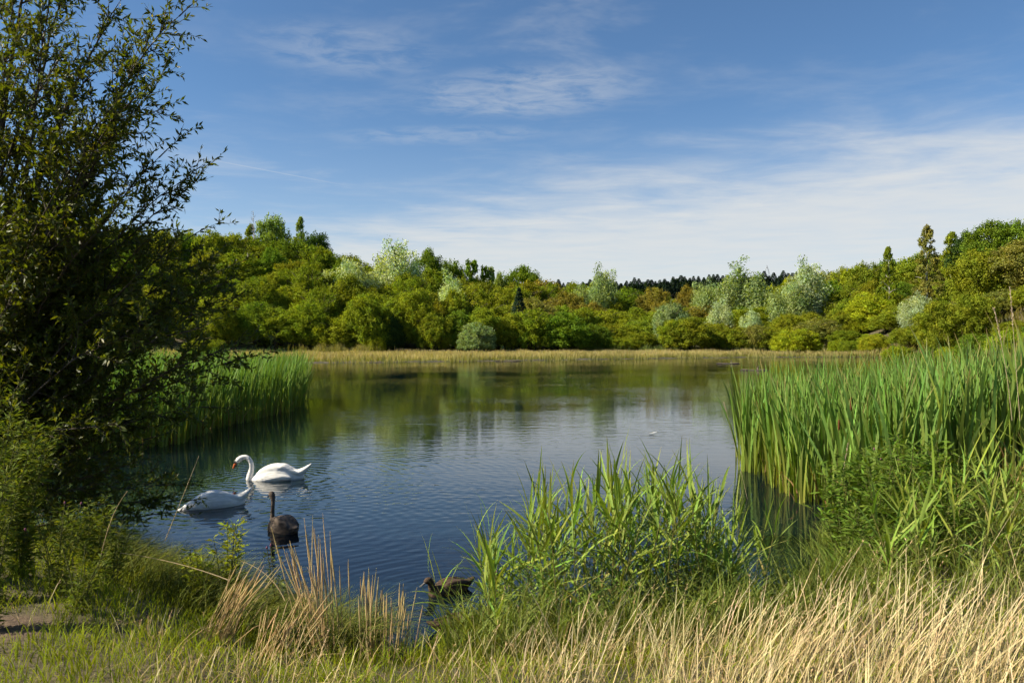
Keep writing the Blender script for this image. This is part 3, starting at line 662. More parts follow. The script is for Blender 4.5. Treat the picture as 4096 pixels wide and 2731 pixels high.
def bill_a(bm): loft_bm(bm, [(-.202, .266, .024, .024), (-.215, .235, .024, .021), (-.228, .203, .022, .015), (-.238, .180, .017, .010), (-.242, .171, .008, .005)], n=12)
bl = part('bill', bill_a, M_orange, s1)
def nail_a(bm): loft_bm(bm, [(-.229, .186, .012, .009), (-.235, .177, .011, .008), (-.239, .168, .004, .003)], n=10)
part('bill_nail', nail_a, M_black, bl)
def lowbill_a(bm): loft_bm(bm, [(-.186, .250, .014, .010), (-.203, .218, .013, .009), (-.222, .184, .010, .006)], n=10)
part('lower_bill', lowbill_a, M_black, bl)
for s in (-1, 1):
    def eye(bm): bmesh.ops.create_uvsphere(bm, u_segments=10, v_segments=8, radius=.0065, matrix=Matrix.Translation((-.166, s*.035, .303)))
    part('eye', eye, M_black, s1)
# feeding swan, head under water
def swan_b(bm):
    body = [(-.56, -.055, .03, .03), (-.47, -.025, .050, .05), (-.36, .005, .095, .085), (-.24, .03, .145, .125), (-.10, .045, .180, .15), (.04, .045, .185, .155), (.16, .03, .165, .14), (.27, .02, .12, .10), (.36, .025, .07, .06), (.41, .035, .03, .03)]
    loft_bm(bm, body)
    loft_bm(bm, [(.20, .06, .085, .07), (.30, .075, .085, .062), (.39, .115, .070, .048), (.46, .165, .046, .030), (.52, .215, .014, .010)])
    for s in (-1, 1):
        loft_bm(bm, [(-.33, .03, .02, .03), (-.24, .075, .05, .07), (-.10, .12, .072, .085), (.04, .125, .072, .085), (.16, .105, .06, .07), (.27, .09, .035, .04), (.36, .085, .012, .015)], yoff=s*.07)
    loft_bm(bm, [(-.46, -.01, .045, .045), (-.53, -.06, .045, .045), (-.60, -.16, .042, .042), (-.64, -.30, .04, .04)], n=14)
s2 = empty('swan', SWAN2, R(32)); s2.scale = (.9, .9, .95); tag(s2, 'white swan in the shade feeding with its head under water', 'swan')
link('body', fuse('swan_feeding_body', swan_b, .0105, 5), M_swan, s2)
# cygnet seen from behind
def cygnet(bm):
    body = [(-.27, -.02, .04, .05), (-.22, .0, .095, .09), (-.12, .03, .145, .125), (.0, .045, .165, .145), (.12, .04, .160, .14), (.22, .035, .125, .105), (.29, .045, .08, .06), (.34, .06, .045, .03)]
    loft_bm(bm, body)
    loft_bm(bm, [(.18, .06, .09, .05), (.28, .065, .085, .035), (.36, .075, .055, .018), (.40, .085, .02, .008)])
    for s in (-1, 1): loft_bm(bm, [(-.16, .06, .02, .03), (-.06, .10, .05, .07), (.06, .115, .06, .075), (.18, .10, .05, .06), (.28, .08, .02, .03)], yoff=s*.085)
    loft_bm(bm, [(-.19, .0, .055, .06), (-.235, .07, .044, .046), (-.245, .15, .033, .034), (-.238, .24, .029, .030), (-.232, .32, .029, .030), (-.236, .375, .036, .036), (-.262, .412, .046, .044), (-.298, .405, .036, .034), (-.315, .395, .018, .018)], n=16)
cy = empty('cygnet', CYG, R(-42)); cy.scale = (.80, .80, .93); tag(cy, 'dark grey-brown cygnet seen from behind with upright neck', 'cygnet')
link('body', fuse('cygnet_body', cygnet, .0095, 5), M_cyg, cy)
part('bill', lambda bm: loft_bm(bm, [(-.30, .398, .016, .016), (-.34, .385, .014, .010), (-.375, .372, .013, .006), (-.385, .368, .005, .003)], n=10), M_greybill, cy)
part('tail_coverts', lambda bm: loft_bm(bm, [(.27, .035, .07, .035), (.33, .045, .055, .028), (.385, .062, .03, .012)], n=12), M_under, cy)
# mallards
def duck(bm):
    loft_bm(bm, [(-.18, -.01, .03, .03), (-.14, .005, .065, .06), (-.06, .02, .095, .08), (.04, .025, .10, .082), (.12, .025, .08, .065), (.19, .04, .05, .038), (.25, .065, .03, .018), (.285, .082, .012, .006)])
    for s in (-1, 1): loft_bm(bm, [(-.09, .05, .02, .02), (-.02, .065, .035, .04), (.08, .07, .035, .038), (.17, .065, .018, .02), (.22, .07, .006, .008)], yoff=s*.055)
    loft_bm(bm, [(-.14, .02, .04, .045), (-.165, .07, .030, .034), (-.175, .11, .028, .030), (-.195, .137, .031, .031), (-.222, .135, .026, .026), (-.240, .126, .014, .014)], n=14)
def make_duck(loc, rz, lab):
    d = empty('duck', loc, rz); tag(d, lab, 'duck')
    b = link('body', DUCKM, M_duck, d)
    part('bill', lambda bm: loft_bm(bm, [(-.232, .128, .013, .012), (-.255, .115, .013, .007), (-.282, .105, .014, .004), (-.290, .102, .006, .002)], n=10), M_greybill, d)
    for s in (-1, 1):
        part('eye', lambda bm: bmesh.ops.create_uvsphere(bm, u_segments=8, v_segments=6, radius=.0045, matrix=Matrix.Translation((-.214, s*.0255, .143))), M_black, d)
    return d
DUCKM = fuse('duck_body', duck, .0065, 4)
make_duck(DUCK1, R(40), 'dark duck swimming left in the shaded water beside the reed clump')
make_duck(DUCK2, R(-165), 'brown duck half hidden behind dry grass at the near bank')
# peaty clod at the edge
bm = bmesh.new(); bmesh.ops.create_icosphere(bm, subdivisions=4, radius=1)
for v_ in bm.verts:
    q = v_.co; nq = 1+.16*math.sin(q.x*5+q.y*3)+.10*math.sin(q.y*9+q.z*4)+.06*math.sin(q.x*17+q.z*11)
    v_.co = Vector((q.x*.20*nq, q.y*.14*nq, max(-.08, q.z*.085*nq)))
me = bpy.data.meshes.new('peat_clod'); bm.to_mesh(me); bm.free()
pc = link('peat_clod', me, M_mud); pc.location = (-1.79, 6.45, .02); pc.rotation_euler[2] = .2; tag(pc, 'dark wet clod of peat standing out of the water by the left bank', 'clod')
# ------------------------------------------------------------------ cattails
CAT_B, CAT_T = (0.22, 0.26, 0.040), (0.135, 0.250, 0.050)
LEAF_V = []
def leaf_variant(k, h, lean, droop, w, rg):
    b = np.zeros((1, 3)); V, Q, K = ribbons(b, h, 0.0, lean, droop, w, vary(CAT_B, 1, .15, rg), vary(CAT_T, 1, .18, rg), 8, np.array([math.pi/2+rg.uniform(-.9, .9)]), rg.uniform(.5, 1.6), .55, 2.0, rg)
    # dry tip
    K[-2:] = (0.32, 0.24, 0.10); return mesh_np('cattail_leaf', V, Q, None, K)
rg2 = np.random.default_rng(5)
for k in range(12): LEAF_V.append(leaf_variant(k, rg2.uniform(1.75, 2.25), rg2.uniform(.03, .26), rg2.uniform(0, .12) if k < 9 else .35, rg2.uniform(.034, .050), rg2))
DRYLEAF = []
for k in range(3):
    V, Q, K = ribbons(np.zeros((1, 3)), rg2.uniform(.8, 1.3), 0.0, .5, .5, .024, vary((.30, .19, .08), 1), vary((.42, .27, .12), 1), 7, np.array([1.5]), .8, .5, 2.0, rg2)
    DRYLEAF.append(mesh_np('dry_cattail_leaf', V, Q, None, K))
for mm in LEAF_V+DRYLEAF: mm.materials.append(M_blade)
M_spike = solid_mat('cattail_spike', (.14, .055, .02), (.09, .035, .014), 60, .9, .1, .3)
sv, sq, _ = tube([(0, 0, 0), (0, 0, .008), (0, 0, .02), (0, 0, .15), (0, 0, .165), (0, 0, .172)], [.002, .009, .013, .013, .009, .002], 10)
SPIKE = mesh_np('spike', sv, sq, None, None, True)
sv, sq, sc_ = tube(bez((0, 0, 0), (.02, 0, .9), (.05, 0, 1.9), 7), np.linspace(.006, .003, 7), 5, (.16, .17, .05)); STALK = mesh_np('stalk', sv, sq, None, sc_, True)
WIND = -.10
def cattail(x, y, lab, grp, nl=7, hs=1.0, spike=False, lean=0.0, parts=True):
    z = max(gz(x, y), -.25); r = empty('cattail_plant', (x, y, z), rng.uniform(0, 6.28)); tag(r, lab, 'cattail', grp)
    for j in range(nl):
        o = link('leaf', LEAF_V[rng.integers(12)].copy(), None, r); a = j*2.4+rng.uniform(-.4, .4); rr = .02+.012*j
        o.location = (rr*math.cos(a), rr*math.sin(a), -.02); o.rotation_euler = (rng.normal()*.05, rng.normal()*.05+lean*math.cos(r.rotation_euler[2]), a)
        s = hs*rng.uniform(.78, 1.06)*(1-.03*max(0, j-4)); o.scale = (s, s, s)
        br = rng.uniform(.62, 1.35); o.color = (br*rng.uniform(.85, 1.25), br, br*rng.uniform(.85, 1.3), 1)
    if rng.random() < .75:
        o = link('leaf', DRYLEAF[rng.integers(3)], None, r); o.rotation_euler = (0, 0, rng.uniform(0, 6.28)); o.location = (.03, .02, 0)
    if spike:
        st = link('stalk', STALK, M_grass, r); sp_ = link('spike', SPIKE, M_spike, st); sp_.location = (.05, 0, 1.68)
    return r
right_pts = []
tries = 0
while len(right_pts) < 215 and tries < 9000:
    tries += 1; D = 8.7+rng.random()**1.5*5.0; u = rng.uniform(735, 1075); x = (u-512)/F*D
    if x < 3.98+.26*math.sin(D*2.7)+max(0, 9.6-D)*.35: continue
    if all((x-a)**2+(D-b)**2 > .155**2 for a, b in right_pts): right_pts.append((x, D))
for i, (x, D) in enumerate(right_pts):
    cattail(x, D, 'green cattail plant in the tall stand at the right edge of the water', 'cattails of the right stand', 7, 0.96+.045*max(0, x-3.7))
for (x, D) in ((3.88, 11.9), (3.94, 12.1), (4.0, 11.7), (3.92, 11.4), (4.02, 12.4)):
    cattail(x, D, 'outermost cattail clump at the water corner of the right stand', 'corner cattails of the right stand', 8, .96, lean=-.03)
for (px, py, D, lab) in ((851, 384, 9.6, 'cattail with the larger upright brown spike in the right stand'), (839, 407, 9.9, 'cattail with the lower brown spike in the right stand')):
    x = (px-512)/F*D-.05; zt = CAMH-(py-341)/F*D; r = cattail(x, D, lab, None, 5, .9, True)
    st = [c for c in r.children if c.name.startswith('stalk')][0]; st.scale = (1, 1, (zt+.1)/1.85); r.rotation_euler[2] = 0
# rest of the right stand
def right_cond(x, y):
    u = 512+F*x/y; return (u > 735) & (u < 1120) & (x > 4.05+.26*np.sin(y*2.7)+np.maximum(0, 9.8-y)*.4)
x, y = sel_pts(8500, 3.3, 11.5, 8.9, 15.2, right_cond); n = len(x); z = np.maximum(height(x, y), -.25)
V, Q, K = ribbons(np.stack([x, y, z], -1), rng.uniform(1.35, 2.2, n)*(.97+.04*(x-3.7)), rng.uniform(0, 6.28, n), rng.uniform(.02, .24, n), rng.uniform(0, .12, n), rng.uniform(.022, .042, n), vary(CAT_B, n, .35)*.8, vary(CAT_T, n, .4), 5, None, 1.0, .55, 2.0)
parts = [(V, Q, K)]
x, y = sel_pts(2600, 3.3, 9.5, 8.6, 13, right_cond); n = len(x); z = np.maximum(height(x, y), -.25)
parts.append(ribbons(np.stack([x, y, z], -1), rng.uniform(.35, 1.1, n), rng.uniform(0, 6.28, n), rng.uniform(.05, .5, n), rng.uniform(0, .4, n), rng.uniform(.012, .022, n), vary((.20, .12, .05), n, .3), vary((.36, .23, .10), n, .3), 4, None, 1.0))
V, Q, T, K = join(parts)
tag(link('cattail_thicket', mesh_np('cattail_thicket', V, Q, T, K), M_blade), 'dense cattail leaves filling the stand at the right', 'cattails', kind='stuff')
# left stand
LPOLY = [(-13, 14.2), (-9.0, 14.8), (-7.75, 15.4), (-7.0, 16.6), (-7.25, 20), (-6.75, 24.6), (-7.6, 30), (-15, 31)]
def in_poly(x, y, poly):
    x = np.asarray(x); y = np.asarray(y); r = np.zeros(x.shape, bool); j = len(poly)-1
    for i in range(len(poly)):
        xi, yi = poly[i]; xj, yj = poly[j]
        r ^= ((yi > y) != (yj > y)) & (x < (xj-xi)*(y-yi)/(yj-yi+1e-9)+xi); j = i
    return r
lp = []; tries = 0
edge_x = lambda y: float(np.interp(y, [14.2, 14.8, 15.4, 16.6, 20, 24.6, 30], [-13, -9, -7.75, -7.0, -7.25, -6.75, -7.6]))
while len(lp) < 78 and tries < 9000:
    tries += 1; y = rng.uniform(14.6, 28); x = edge_x(y)-rng.random()**1.6*2.2
    if not in_poly(np.array([x]), np.array([y]), LPOLY)[0]: continue
    if all((x-a)**2+(y-b)**2 > .24**2 for a, b in lp): lp.append((x, y))
for (x, y) in lp: cattail(x, y, 'green cattail plant in the stand on the left beyond the swans', 'cattails of the left stand', 7, 1.0)
x, y = sel_pts(14000, -15, -6.5, 14, 31, lambda a, b: in_poly(a+.12*np.sin(b*4), b, LPOLY)); n = len(x); z = np.maximum(height(x, y), -.25)
parts = [ribbons(np.stack([x, y, z], -1), rng.uniform(1.4, 2.3, n), rng.uniform(-.9, .9, n), rng.uniform(.04, .28, n), rng.uniform(0, .15, n), rng.uniform(.024, .046, n), vary(CAT_B, n, .25)*.9, vary(CAT_T, n, .25), 5, None, 1.0, .55, 2.0)]
x, y = sel_pts(6000, -15, -6.5, 14, 28, lambda a, b: in_poly(a, b, LPOLY)); n = len(x); z = np.maximum(height(x, y), -.2)
parts.append(ribbons(np.stack([x, y, z], -1), rng.uniform(.3, .9, n), rng.uniform(0, 6.28, n), rng.uniform(.05, .5, n), rng.uniform(0, .4, n), rng.uniform(.012, .024, n), vary((.17, .11, .045), n, .3), vary((.28, .19, .08), n, .3), 3))
V, Q, T, K = join(parts)
tag(link('cattail_thicket', mesh_np('cattail_thicket', V, Q, T, K), M_blade), 'dense cattail leaves filling the stand at the left', 'cattails', kind='stuff')

# ------------------------------------------------------------------ common reeds of the near bank
def reed_leaf(seed):
    rg = np.random.default_rng(seed); n = 7; L = rg.uniform(.27, .42); w = rg.uniform(.015, .025)
    tt = np.linspace(0, 1, n); dr = rg.uniform(.05, .5)
    x = L*tt*.80; z = L*(tt*.62-dr*tt**2.2*.8)
    wd = w*np.minimum(1, .35+tt*3)*np.maximum(1-tt**1.8, .02)*.5
    V = np.concatenate([np.stack([x, wd, z+wd*.35], -1), np.stack([x, 0*x, z], -1), np.stack([x, -wd, z+wd*.35], -1)])
    k = np.arange(n-1); Q = np.concatenate([np.stack([k, k+1, n+k+1, n+k], -1), np.stack([n+k, n+k+1, 2*n+k+1, 2*n+k], -1)])
    K = vary((.175, .255, .040), 1, .2, rg)*np.ones((3*n, 1)); K[[n-1, 2*n-1, 3*n-1]] = (.25, .22, .08)
    me = mesh_np('reed_leaf', V, Q, None, K, True); me.materials.append(M_blade); return me
RLEAF = [reed_leaf(40+s) for s in range(8)]
def reed_stem(x, y, H, lean_az, lean, lab, grp, nl=9, dense=1.0):
    z = max(gz(x, y), -.2); r = empty('reed', (x, y, z)); tag(r, lab, 'reed', grp)
    top = np.array([lean*H*math.cos(lean_az), lean*H*math.sin(lean_az), H*.86])
    pth = bez((0, 0, -.03), (top[0]*.3, top[1]*.3, H*.5), top, 8)
    v, q, c_ = tube(pth, np.linspace(.005, .0022, 8), 5, (.20, .19, .06)); st = link('stalk', mesh_np('reed_stalk', v, q, None, c_, True), M_grass, r)
    a = rng.uniform(0, 6.28)
    for j in range(nl):
        f = .22+.78*(j/(nl-1)); i = f*7; i0 = min(int(i), 6); p_ = pth[i0]*(1-(i-i0))+pth[i0+1]*(i-i0)
        o = link('leaf', RLEAF[rng.integers(8)].copy(), None, r); o.location = p_
        a += math.pi+rng.normal()*.5; up = -.55*f**3 if j < nl-2 else -.75
        o.rotation_euler = (rng.normal()*.25, up+rng.normal()*.2, a); s = rng.uniform(.8, 1.25)*(1.1-.25*abs(f-.7)); o.scale = (s, s, s)
        b = rng.uniform(.8, 1.25); o.color = (b*rng.uniform(.9, 1.2), b, b*rng.uniform(.8, 1.3), 1)
        if j < 2 and rng.random() < .5: o.color = (2.1, 1.30, 2.8, 1)
    return r
CL = []; tries = 0
while len(CL) < 120 and tries < 5000:
    tries += 1; x = rng.uniform(-.22, 1.65); ys = float(lerp_table(x, NEAR)); y = ys+rng.uniform(-.75, .45)
    if x < .2 and rng.random() < .5: continue
    if all((x-a)**2+(y-b)**2 > .085**2 for a, b in CL): CL.append((x, y))
for (x, y) in CL:
    u = 512+F*x/y; py = lerp_table(u, [(440, 560), (475, 532), (520, 495), (560, 478), (610, 462), (680, 464), (705, 474), (722, 520), (760, 560), (830, 590)])+rng.uniform(-8, 50)
    H = max(.45, CAMH-(py-341)/F*y-gz(x, y))*.97
    reed_stem(x, y, H, rng.uniform(0, 6.28), rng.uniform(.03, .28), 'leafy green reed in the clump at the middle of the near bank', 'reeds of the middle clump', 12)
for (u, py, D) in ((613, 442, 6.2),): reed_stem((u-512)/F*D, D, CAMH-(py-341)/F*D-gz((u-512)/F*D, D), 0.3, .05, 'tallest reed of the middle clump, its dry tip above the others', None, 9)
for (u, py, D) in ((458, 560, 6.0), (466, 580, 5.9)): reed_stem((u-512)/F*D, D, CAMH-(py-341)/F*D-gz((u-512)/F*D, D), 2.9, .35, 'thin reed leaning left over the dark duck', 'reeds leaning over the duck', 6)
for (u, py, D) in ((722, 480, 7.6), (742, 488, 7.4), (752, 500, 7.2), (735, 505, 7.0), (762, 520, 6.9)):
    reed_stem((u-512)/F*D, D, CAMH-(py-341)/F*D+.1, rng.uniform(0, 6.28), .15, 'reed standing in the water gap before the right cattails', 'reeds in the water gap', 8)
CR = []; tries = 0
while len(CR) < 60 and tries < 4000:
    tries += 1; D = rng.uniform(5.2, 8.4); u = rng.uniform(872, 1060); x = (u-512)/F*D
    if D > 7.2 and u < 900: continue
    if all((x-a)**2+(D-b)**2 > .15**2 for a, b in CR): CR.append((x, D))
for (x, y) in CR:
    u = 512+F*x/y; py = lerp_table(u, [(860, 545), (900, 520), (930, 490), (960, 465), (1000, 450), (1060, 430)])+rng.uniform(-20, 70)
    reed_stem(x, y, max(.5, CAMH-(py-341)/F*y-gz(x, y)), rng.uniform(0, 6.28), rng.uniform(.05, .3), 'leafy green reed at the lower right before the cattails', 'reeds at the lower right', 8)

# pale seed plumes
def plume(px0, py0, px1, py1, D, bend, lab, head=.25):
    a = at(px0, py0, D); b = at(px1, py1, D); mid = (a+b)/2+Vector((bend, 0, abs(bend)*.6)); pth = bez(a, mid, b, 14); r = empty('grass_plume', a); tag(r, lab, 'plume')
    v, q, c_ = tube(pth-np.array(a), np.linspace(.0028, .0014, 14), 5, (.50, .40, .25)); link('stalk', mesh_np('plume_stalk', v, q, None, c_, True), M_straw, r)
    n = 130; f = 1-head*rng.random(n); i = f*13; i0 = np.minimum(i.astype(int), 12); pp = pth[i0]*(1-(i-i0))[:, None]+pth[i0+1]*(i-i0)[:, None]-np.array(a)
    tg = unit(np.gradient(pth, axis=0))[i0]; d = unit(tg+.5*unit(rng.normal(size=(n, 3))))
    v, tr, cc = leaf_cards(pp, d, unit(rng.normal(size=(n, 3))), rng.uniform(.014, .026, n), .004, vary((.60, .48, .33), n, .2)); link('seed_head', mesh_np('seed_head', v, None, tr, cc), M_straw, r)
plume(1020, 420, 1010, 287, 6.5, -.0, 'tallest pale seed plume at the right edge, above the cattails', .30)
plume(1012, 420, 994, 308, 6.6, .03, 'pale seed plume left of the tallest one at the right edge', .32)
plume(938, 560, 908, 493, 6.8, .05, 'bent pale plume drooping before the right cattails', .35)
plume(838, 500, 848, 443, 8.3, .0, 'upright pale plume among the right cattails', .45)
plume(752, 520, 724, 402, 11.0, .02, 'thin pale stalk leaning left at the water side of the right cattails', .08)
# ------------------------------------------------------------------ willow on the left
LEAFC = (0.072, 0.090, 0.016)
wl = empty('willow_tree', (-5.6, 8.0, .4)); tag(wl, 'large dark willow overhanging the water at the left edge', 'tree')
org = np.array(wl.location)
TG = [(200, 14, 6.6), (172, 60, 6.4), (160, 85, 6.5), (172, 95, 6.2), (143, 120, 6.0), (205, 185, 6.9), (212, 190, 7.0), (190, 150, 6.6), (205, 225, 7.2), (185, 250, 6.8), (212, 262, 7.2), (225, 285, 7.0), (235, 262, 7.4),
      (245, 297, 7.2), (232, 355, 7.3), (222, 352, 6.6), (190, 330, 6.2), (200, 405, 7.4), (180, 440, 7.4), (190, 485, 7.6), (196, 500, 7.8), (172, 510, 7.5), (150, 470, 6.8), (120, 490, 7.0),
      (130, -10, 5.6), (95, -40, 5.4), (60, 20, 4.6), (110, 60, 5.2), (30, -20, 4.4), (70, 110, 5.0), (20, 90, 4.2), (120, 180, 5.6), (60, 190, 4.6), (150, 215, 6.0), (10, 230, 4.4), (90, 270, 5.4), (140, 290, 6.2),
      (40, 310, 5.0), (120, 340, 6.0), (70, 370, 5.2), (160, 390, 6.8), (20, 400, 4.8), (90, 430, 6.0), (50, 470, 5.6), (140, 430, 7.2), (100, 140, 5.8), (150, 250, 6.6), (170, 300, 7.0), (60, 250, 6.0), (110, 390, 6.6),
      (30, 340, 6.4), (80, 320, 7.0), (30, 440, 6.6), (100, 460, 7.6), (10, 150, 5.6), (60, 60, 6.2), (-40, 120, 6.0), (-60, 250, 6.4), (-30, 380, 6.2), (-90, 40, 6.6), (-120, 200, 7.4), (0, -60, 6.4), (60, -110, 6.6), (130, 330, 7.8), (60, 400, 7.4), (20, 280, 7.4), (100, 230, 7.2), (40, 180, 7.2), (130, 110, 6.8)]
rgw = np.random.default_rng(21)
bases = [np.array(q) for q in ((-5.8, 8.0, .3), (-5.5, 8.3, .25), (-6.1, 7.6, .35), (-5.3, 7.8, .25))]
LP, LD, LN, LL = [], [], [], []; twigs = []
def twig(p0, d, L, depth, dens):
    n = max(4, int(L/.09)); d = unit(d); side = unit(np.cross(d, rgw.normal(size=3))); pts = [p0]; cur = d.copy()
    for k in range(n-1):
        cur = unit(cur+side*.05+np.array([0, 0, .035])+rgw.normal(size=3)*.05); pts.append(pts[-1]+cur*L/(n-1))
    pts = np.array(pts); twigs.append(tube(pts, np.linspace(.0035+.004*(depth > 0), .0012, n), 3, (1, 1, 1)))
    m_ = int(L/.021*dens); f = rgw.uniform(.12, 1, m_); f[-1:] = 1; i = f*(n-1); i0 = np.minimum(i.astype(int), n-2)
    pp = pts[i0]*(1-(i-i0))[:, None]+pts[i0+1]*(i-i0)[:, None]; tg = unit(pts[i0+1]-pts[i0])
    dd = unit(tg*.75+unit(rgw.normal(size=(m_, 3)))*.75+np.array([0, 0, -.08]))
    LP.append(pp); LD.append(dd); LN.append(unit(rgw.normal(size=(m_, 3))+np.array([0, 0, .7]))); LL.append(rgw.uniform(.050, .082, m_))
    if depth > 0:
        for k in range(rgw.integers(2, 5)):
            j = rgw.integers(1, n); twig(pts[j], unit(cur+unit(rgw.normal(size=3))*.9), L*rgw.uniform(.35, .65), depth-1, dens)
TW = [(-6.6, 10.3, 2.2), (-7.3, 10.2, 2.7), (-8.0, 10.2, 3.3), (-6.2, 10.4, 1.8), (-7.6, 9.2, 3.6), (-5.6, 9.4, 2.3), (-8.2, 9.6, 4.0), (-8.4, 10.3, 3.6), (-6.9, 8.6, 4.2)]
for ti, (px, py, D) in enumerate(TG+TW):
    e = np.array(at(px-((24 if py < 300 else -8 if py < 425 else 34) if px > 140 else 10), py+(4 if py < 300 else 0), max(6.75, D+.85 if D > 5.6 else D+2.2))) if ti < len(TG) else np.array((px, py, D))
    py = 300 if ti >= len(TG) else py; b = bases[int(np.argmin([np.linalg.norm(q[:2]-e[:2])+rgw.uniform(0, .5) for q in bases]))]
    Lm = np.linalg.norm(e-b); mid = b*.45+e*.55+np.array([-.25*rgw.random(), rgw.normal()*.2, .18*Lm*(.3 if e[2] < 1.2 else 1)])
    n = 16; pth = bez(b, mid, e, n)+np.cumsum(rgw.normal(size=(n, 3))*.012, 0); r0 = .006+.006*Lm
    v, q, c_ = tube(pth-org, np.linspace(r0, .004, n)*np.linspace(1, .75, n), 6); link('branch', mesh_np('willow_branch', v, q, None, None, True), M_bark, wl)
    lowleft = 1.45 if (py > 200) else 1.25
    nt = int(Lm*7.8)
    for k in range(nt):
        f = .30+.70*(k+rgw.random())/nt; j = min(int(f*(n-1)), n-2); tg = unit(pth[j+1]-pth[j])
        out = unit(rgw.normal(size=3)); L = rgw.uniform(.22, .62)*(1.15-.55*f)
        twig(pth[j], unit(tg*.8+out*.75+np.array([0, 0, .12])), L, 1, lowleft)
    twig(pth[-1], unit(pth[-1]-pth[-2]), .35, 1, 1.0)
LP, LD, LN, LL = map(np.concatenate, (LP, LD, LN, LL)); N = len(LP)
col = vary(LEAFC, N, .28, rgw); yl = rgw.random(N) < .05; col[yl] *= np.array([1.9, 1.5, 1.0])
v, q, tr, c_ = join(twigs); link('twigs', mesh_np('willow_twigs', v-org, q, tr), M_bark, wl)
u = 512+F*LP[:, 0]/LP[:, 1]; w_ = 341-F*(LP[:, 2]-CAMH)/LP[:, 1]
score = LL/LP[:, 1]*((u > 5) & (u < 260) & (w_ > 5) & (w_ < 540)); top = np.argsort(-score)[:300]; rest = np.ones(N, bool); rest[top] = False
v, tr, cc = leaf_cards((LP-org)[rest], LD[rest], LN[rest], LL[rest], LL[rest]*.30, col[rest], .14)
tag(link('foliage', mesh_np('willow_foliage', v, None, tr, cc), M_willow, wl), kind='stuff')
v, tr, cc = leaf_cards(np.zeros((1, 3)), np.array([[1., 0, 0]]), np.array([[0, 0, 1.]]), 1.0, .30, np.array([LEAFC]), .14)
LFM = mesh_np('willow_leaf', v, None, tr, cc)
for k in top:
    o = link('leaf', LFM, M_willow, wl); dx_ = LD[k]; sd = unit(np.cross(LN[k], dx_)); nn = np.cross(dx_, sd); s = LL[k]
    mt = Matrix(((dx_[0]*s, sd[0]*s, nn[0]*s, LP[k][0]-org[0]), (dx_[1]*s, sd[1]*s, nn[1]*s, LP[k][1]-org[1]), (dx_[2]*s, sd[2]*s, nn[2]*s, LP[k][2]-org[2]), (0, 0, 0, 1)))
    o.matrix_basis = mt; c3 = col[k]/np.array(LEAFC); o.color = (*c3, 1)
print('willow leaves', N)

# ------------------------------------------------------------------ weeds
def weed(x, y, H, spread, nbr, leaf, lab, nm='weed_plant', cat='weed', colr=(.13, .16, .03), dens=1.0, flower=None, lw=.30):
    z = gz(x, y); r = empty(nm, (x, y, z)); tag(r, lab, cat); P, Dd, NN, st = [], [], [], []
    for s in range(nbr):
        a = rng.uniform(0, 6.28); e = np.array([spread*math.cos(a)*rng.uniform(.3, 1), spread*math.sin(a)*rng.uniform(.3, 1), H*rng.uniform(.72, 1)])
        n = 10; pth = bez((rng.normal()*.03, rng.normal()*.03, -.02), (e[0]*.35, e[1]*.35, e[2]*.55), e, n); st.append(tube(pth, np.linspace(.0055, .002, n), 5, (.13, .14, .05)))
        m_ = int(H/.012*dens); f = rng.uniform(.0, 1, m_); i = f*(n-1); i0 = np.minimum(i.astype(int), n-2); pp = pth[i0]*(1-(i-i0))[:, None]+pth[i0+1]*(i-i0)[:, None]
        an = rng.uniform(0, 6.28, m_); d = np.stack([np.cos(an), np.sin(an), rng.uniform(-.25, .8, m_)], -1); P.append(pp+unit(d)*rng.uniform(0, .05, m_)[:, None]); Dd.append(d)
        if flower is not None and s < 3:
            fo = link('flower_head', FLOWER, flower, r); fo.location = e
    P, Dd = np.concatenate(P), np.concatenate(Dd); m_ = len(P); L = leaf*rng.uniform(.6, 1.25, m_)
    v, tr, cc = leaf_cards(P, Dd, unit(rng.normal(size=(m_, 3))*.6+np.array([0, 0, 1])), L, L*lw, vary(colr, m_, .3), .15)
    tag(link('foliage', mesh_np('weed_foliage', v, None, tr, cc), M_grass, r), kind='stuff')
    v, q, tr, c_ = join(st); link('stems', mesh_np('weed_stems', v, q, tr, c_, True), M_grass, r)
    return r
bm = bmesh.new(); bmesh.ops.create_icosphere(bm, subdivisions=2, radius=.008); 
for v_ in bm.verts: v_.co.z *= 1.5
FLOWER = bpy.data.meshes.new('flower_head'); bm.to_mesh(FLOWER); bm.free()
M_purple = solid_mat('purple_thistle', (.20, .06, .11), (.15, .06, .08), 40, .8)
M_fluff = solid_mat('seed_fluff', (.55, .50, .42), (.42, .38, .30), 60, .9)
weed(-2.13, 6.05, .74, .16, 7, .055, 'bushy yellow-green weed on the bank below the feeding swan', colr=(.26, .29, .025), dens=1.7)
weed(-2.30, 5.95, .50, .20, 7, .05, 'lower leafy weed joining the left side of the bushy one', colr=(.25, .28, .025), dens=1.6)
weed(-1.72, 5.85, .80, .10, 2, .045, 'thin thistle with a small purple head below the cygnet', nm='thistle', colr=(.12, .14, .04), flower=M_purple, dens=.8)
weed(-1.66, 5.75, .50, .09, 5, .045, 'low thistle growth at the foot of the thin thistle', nm='thistle', colr=(.14, .16, .04))
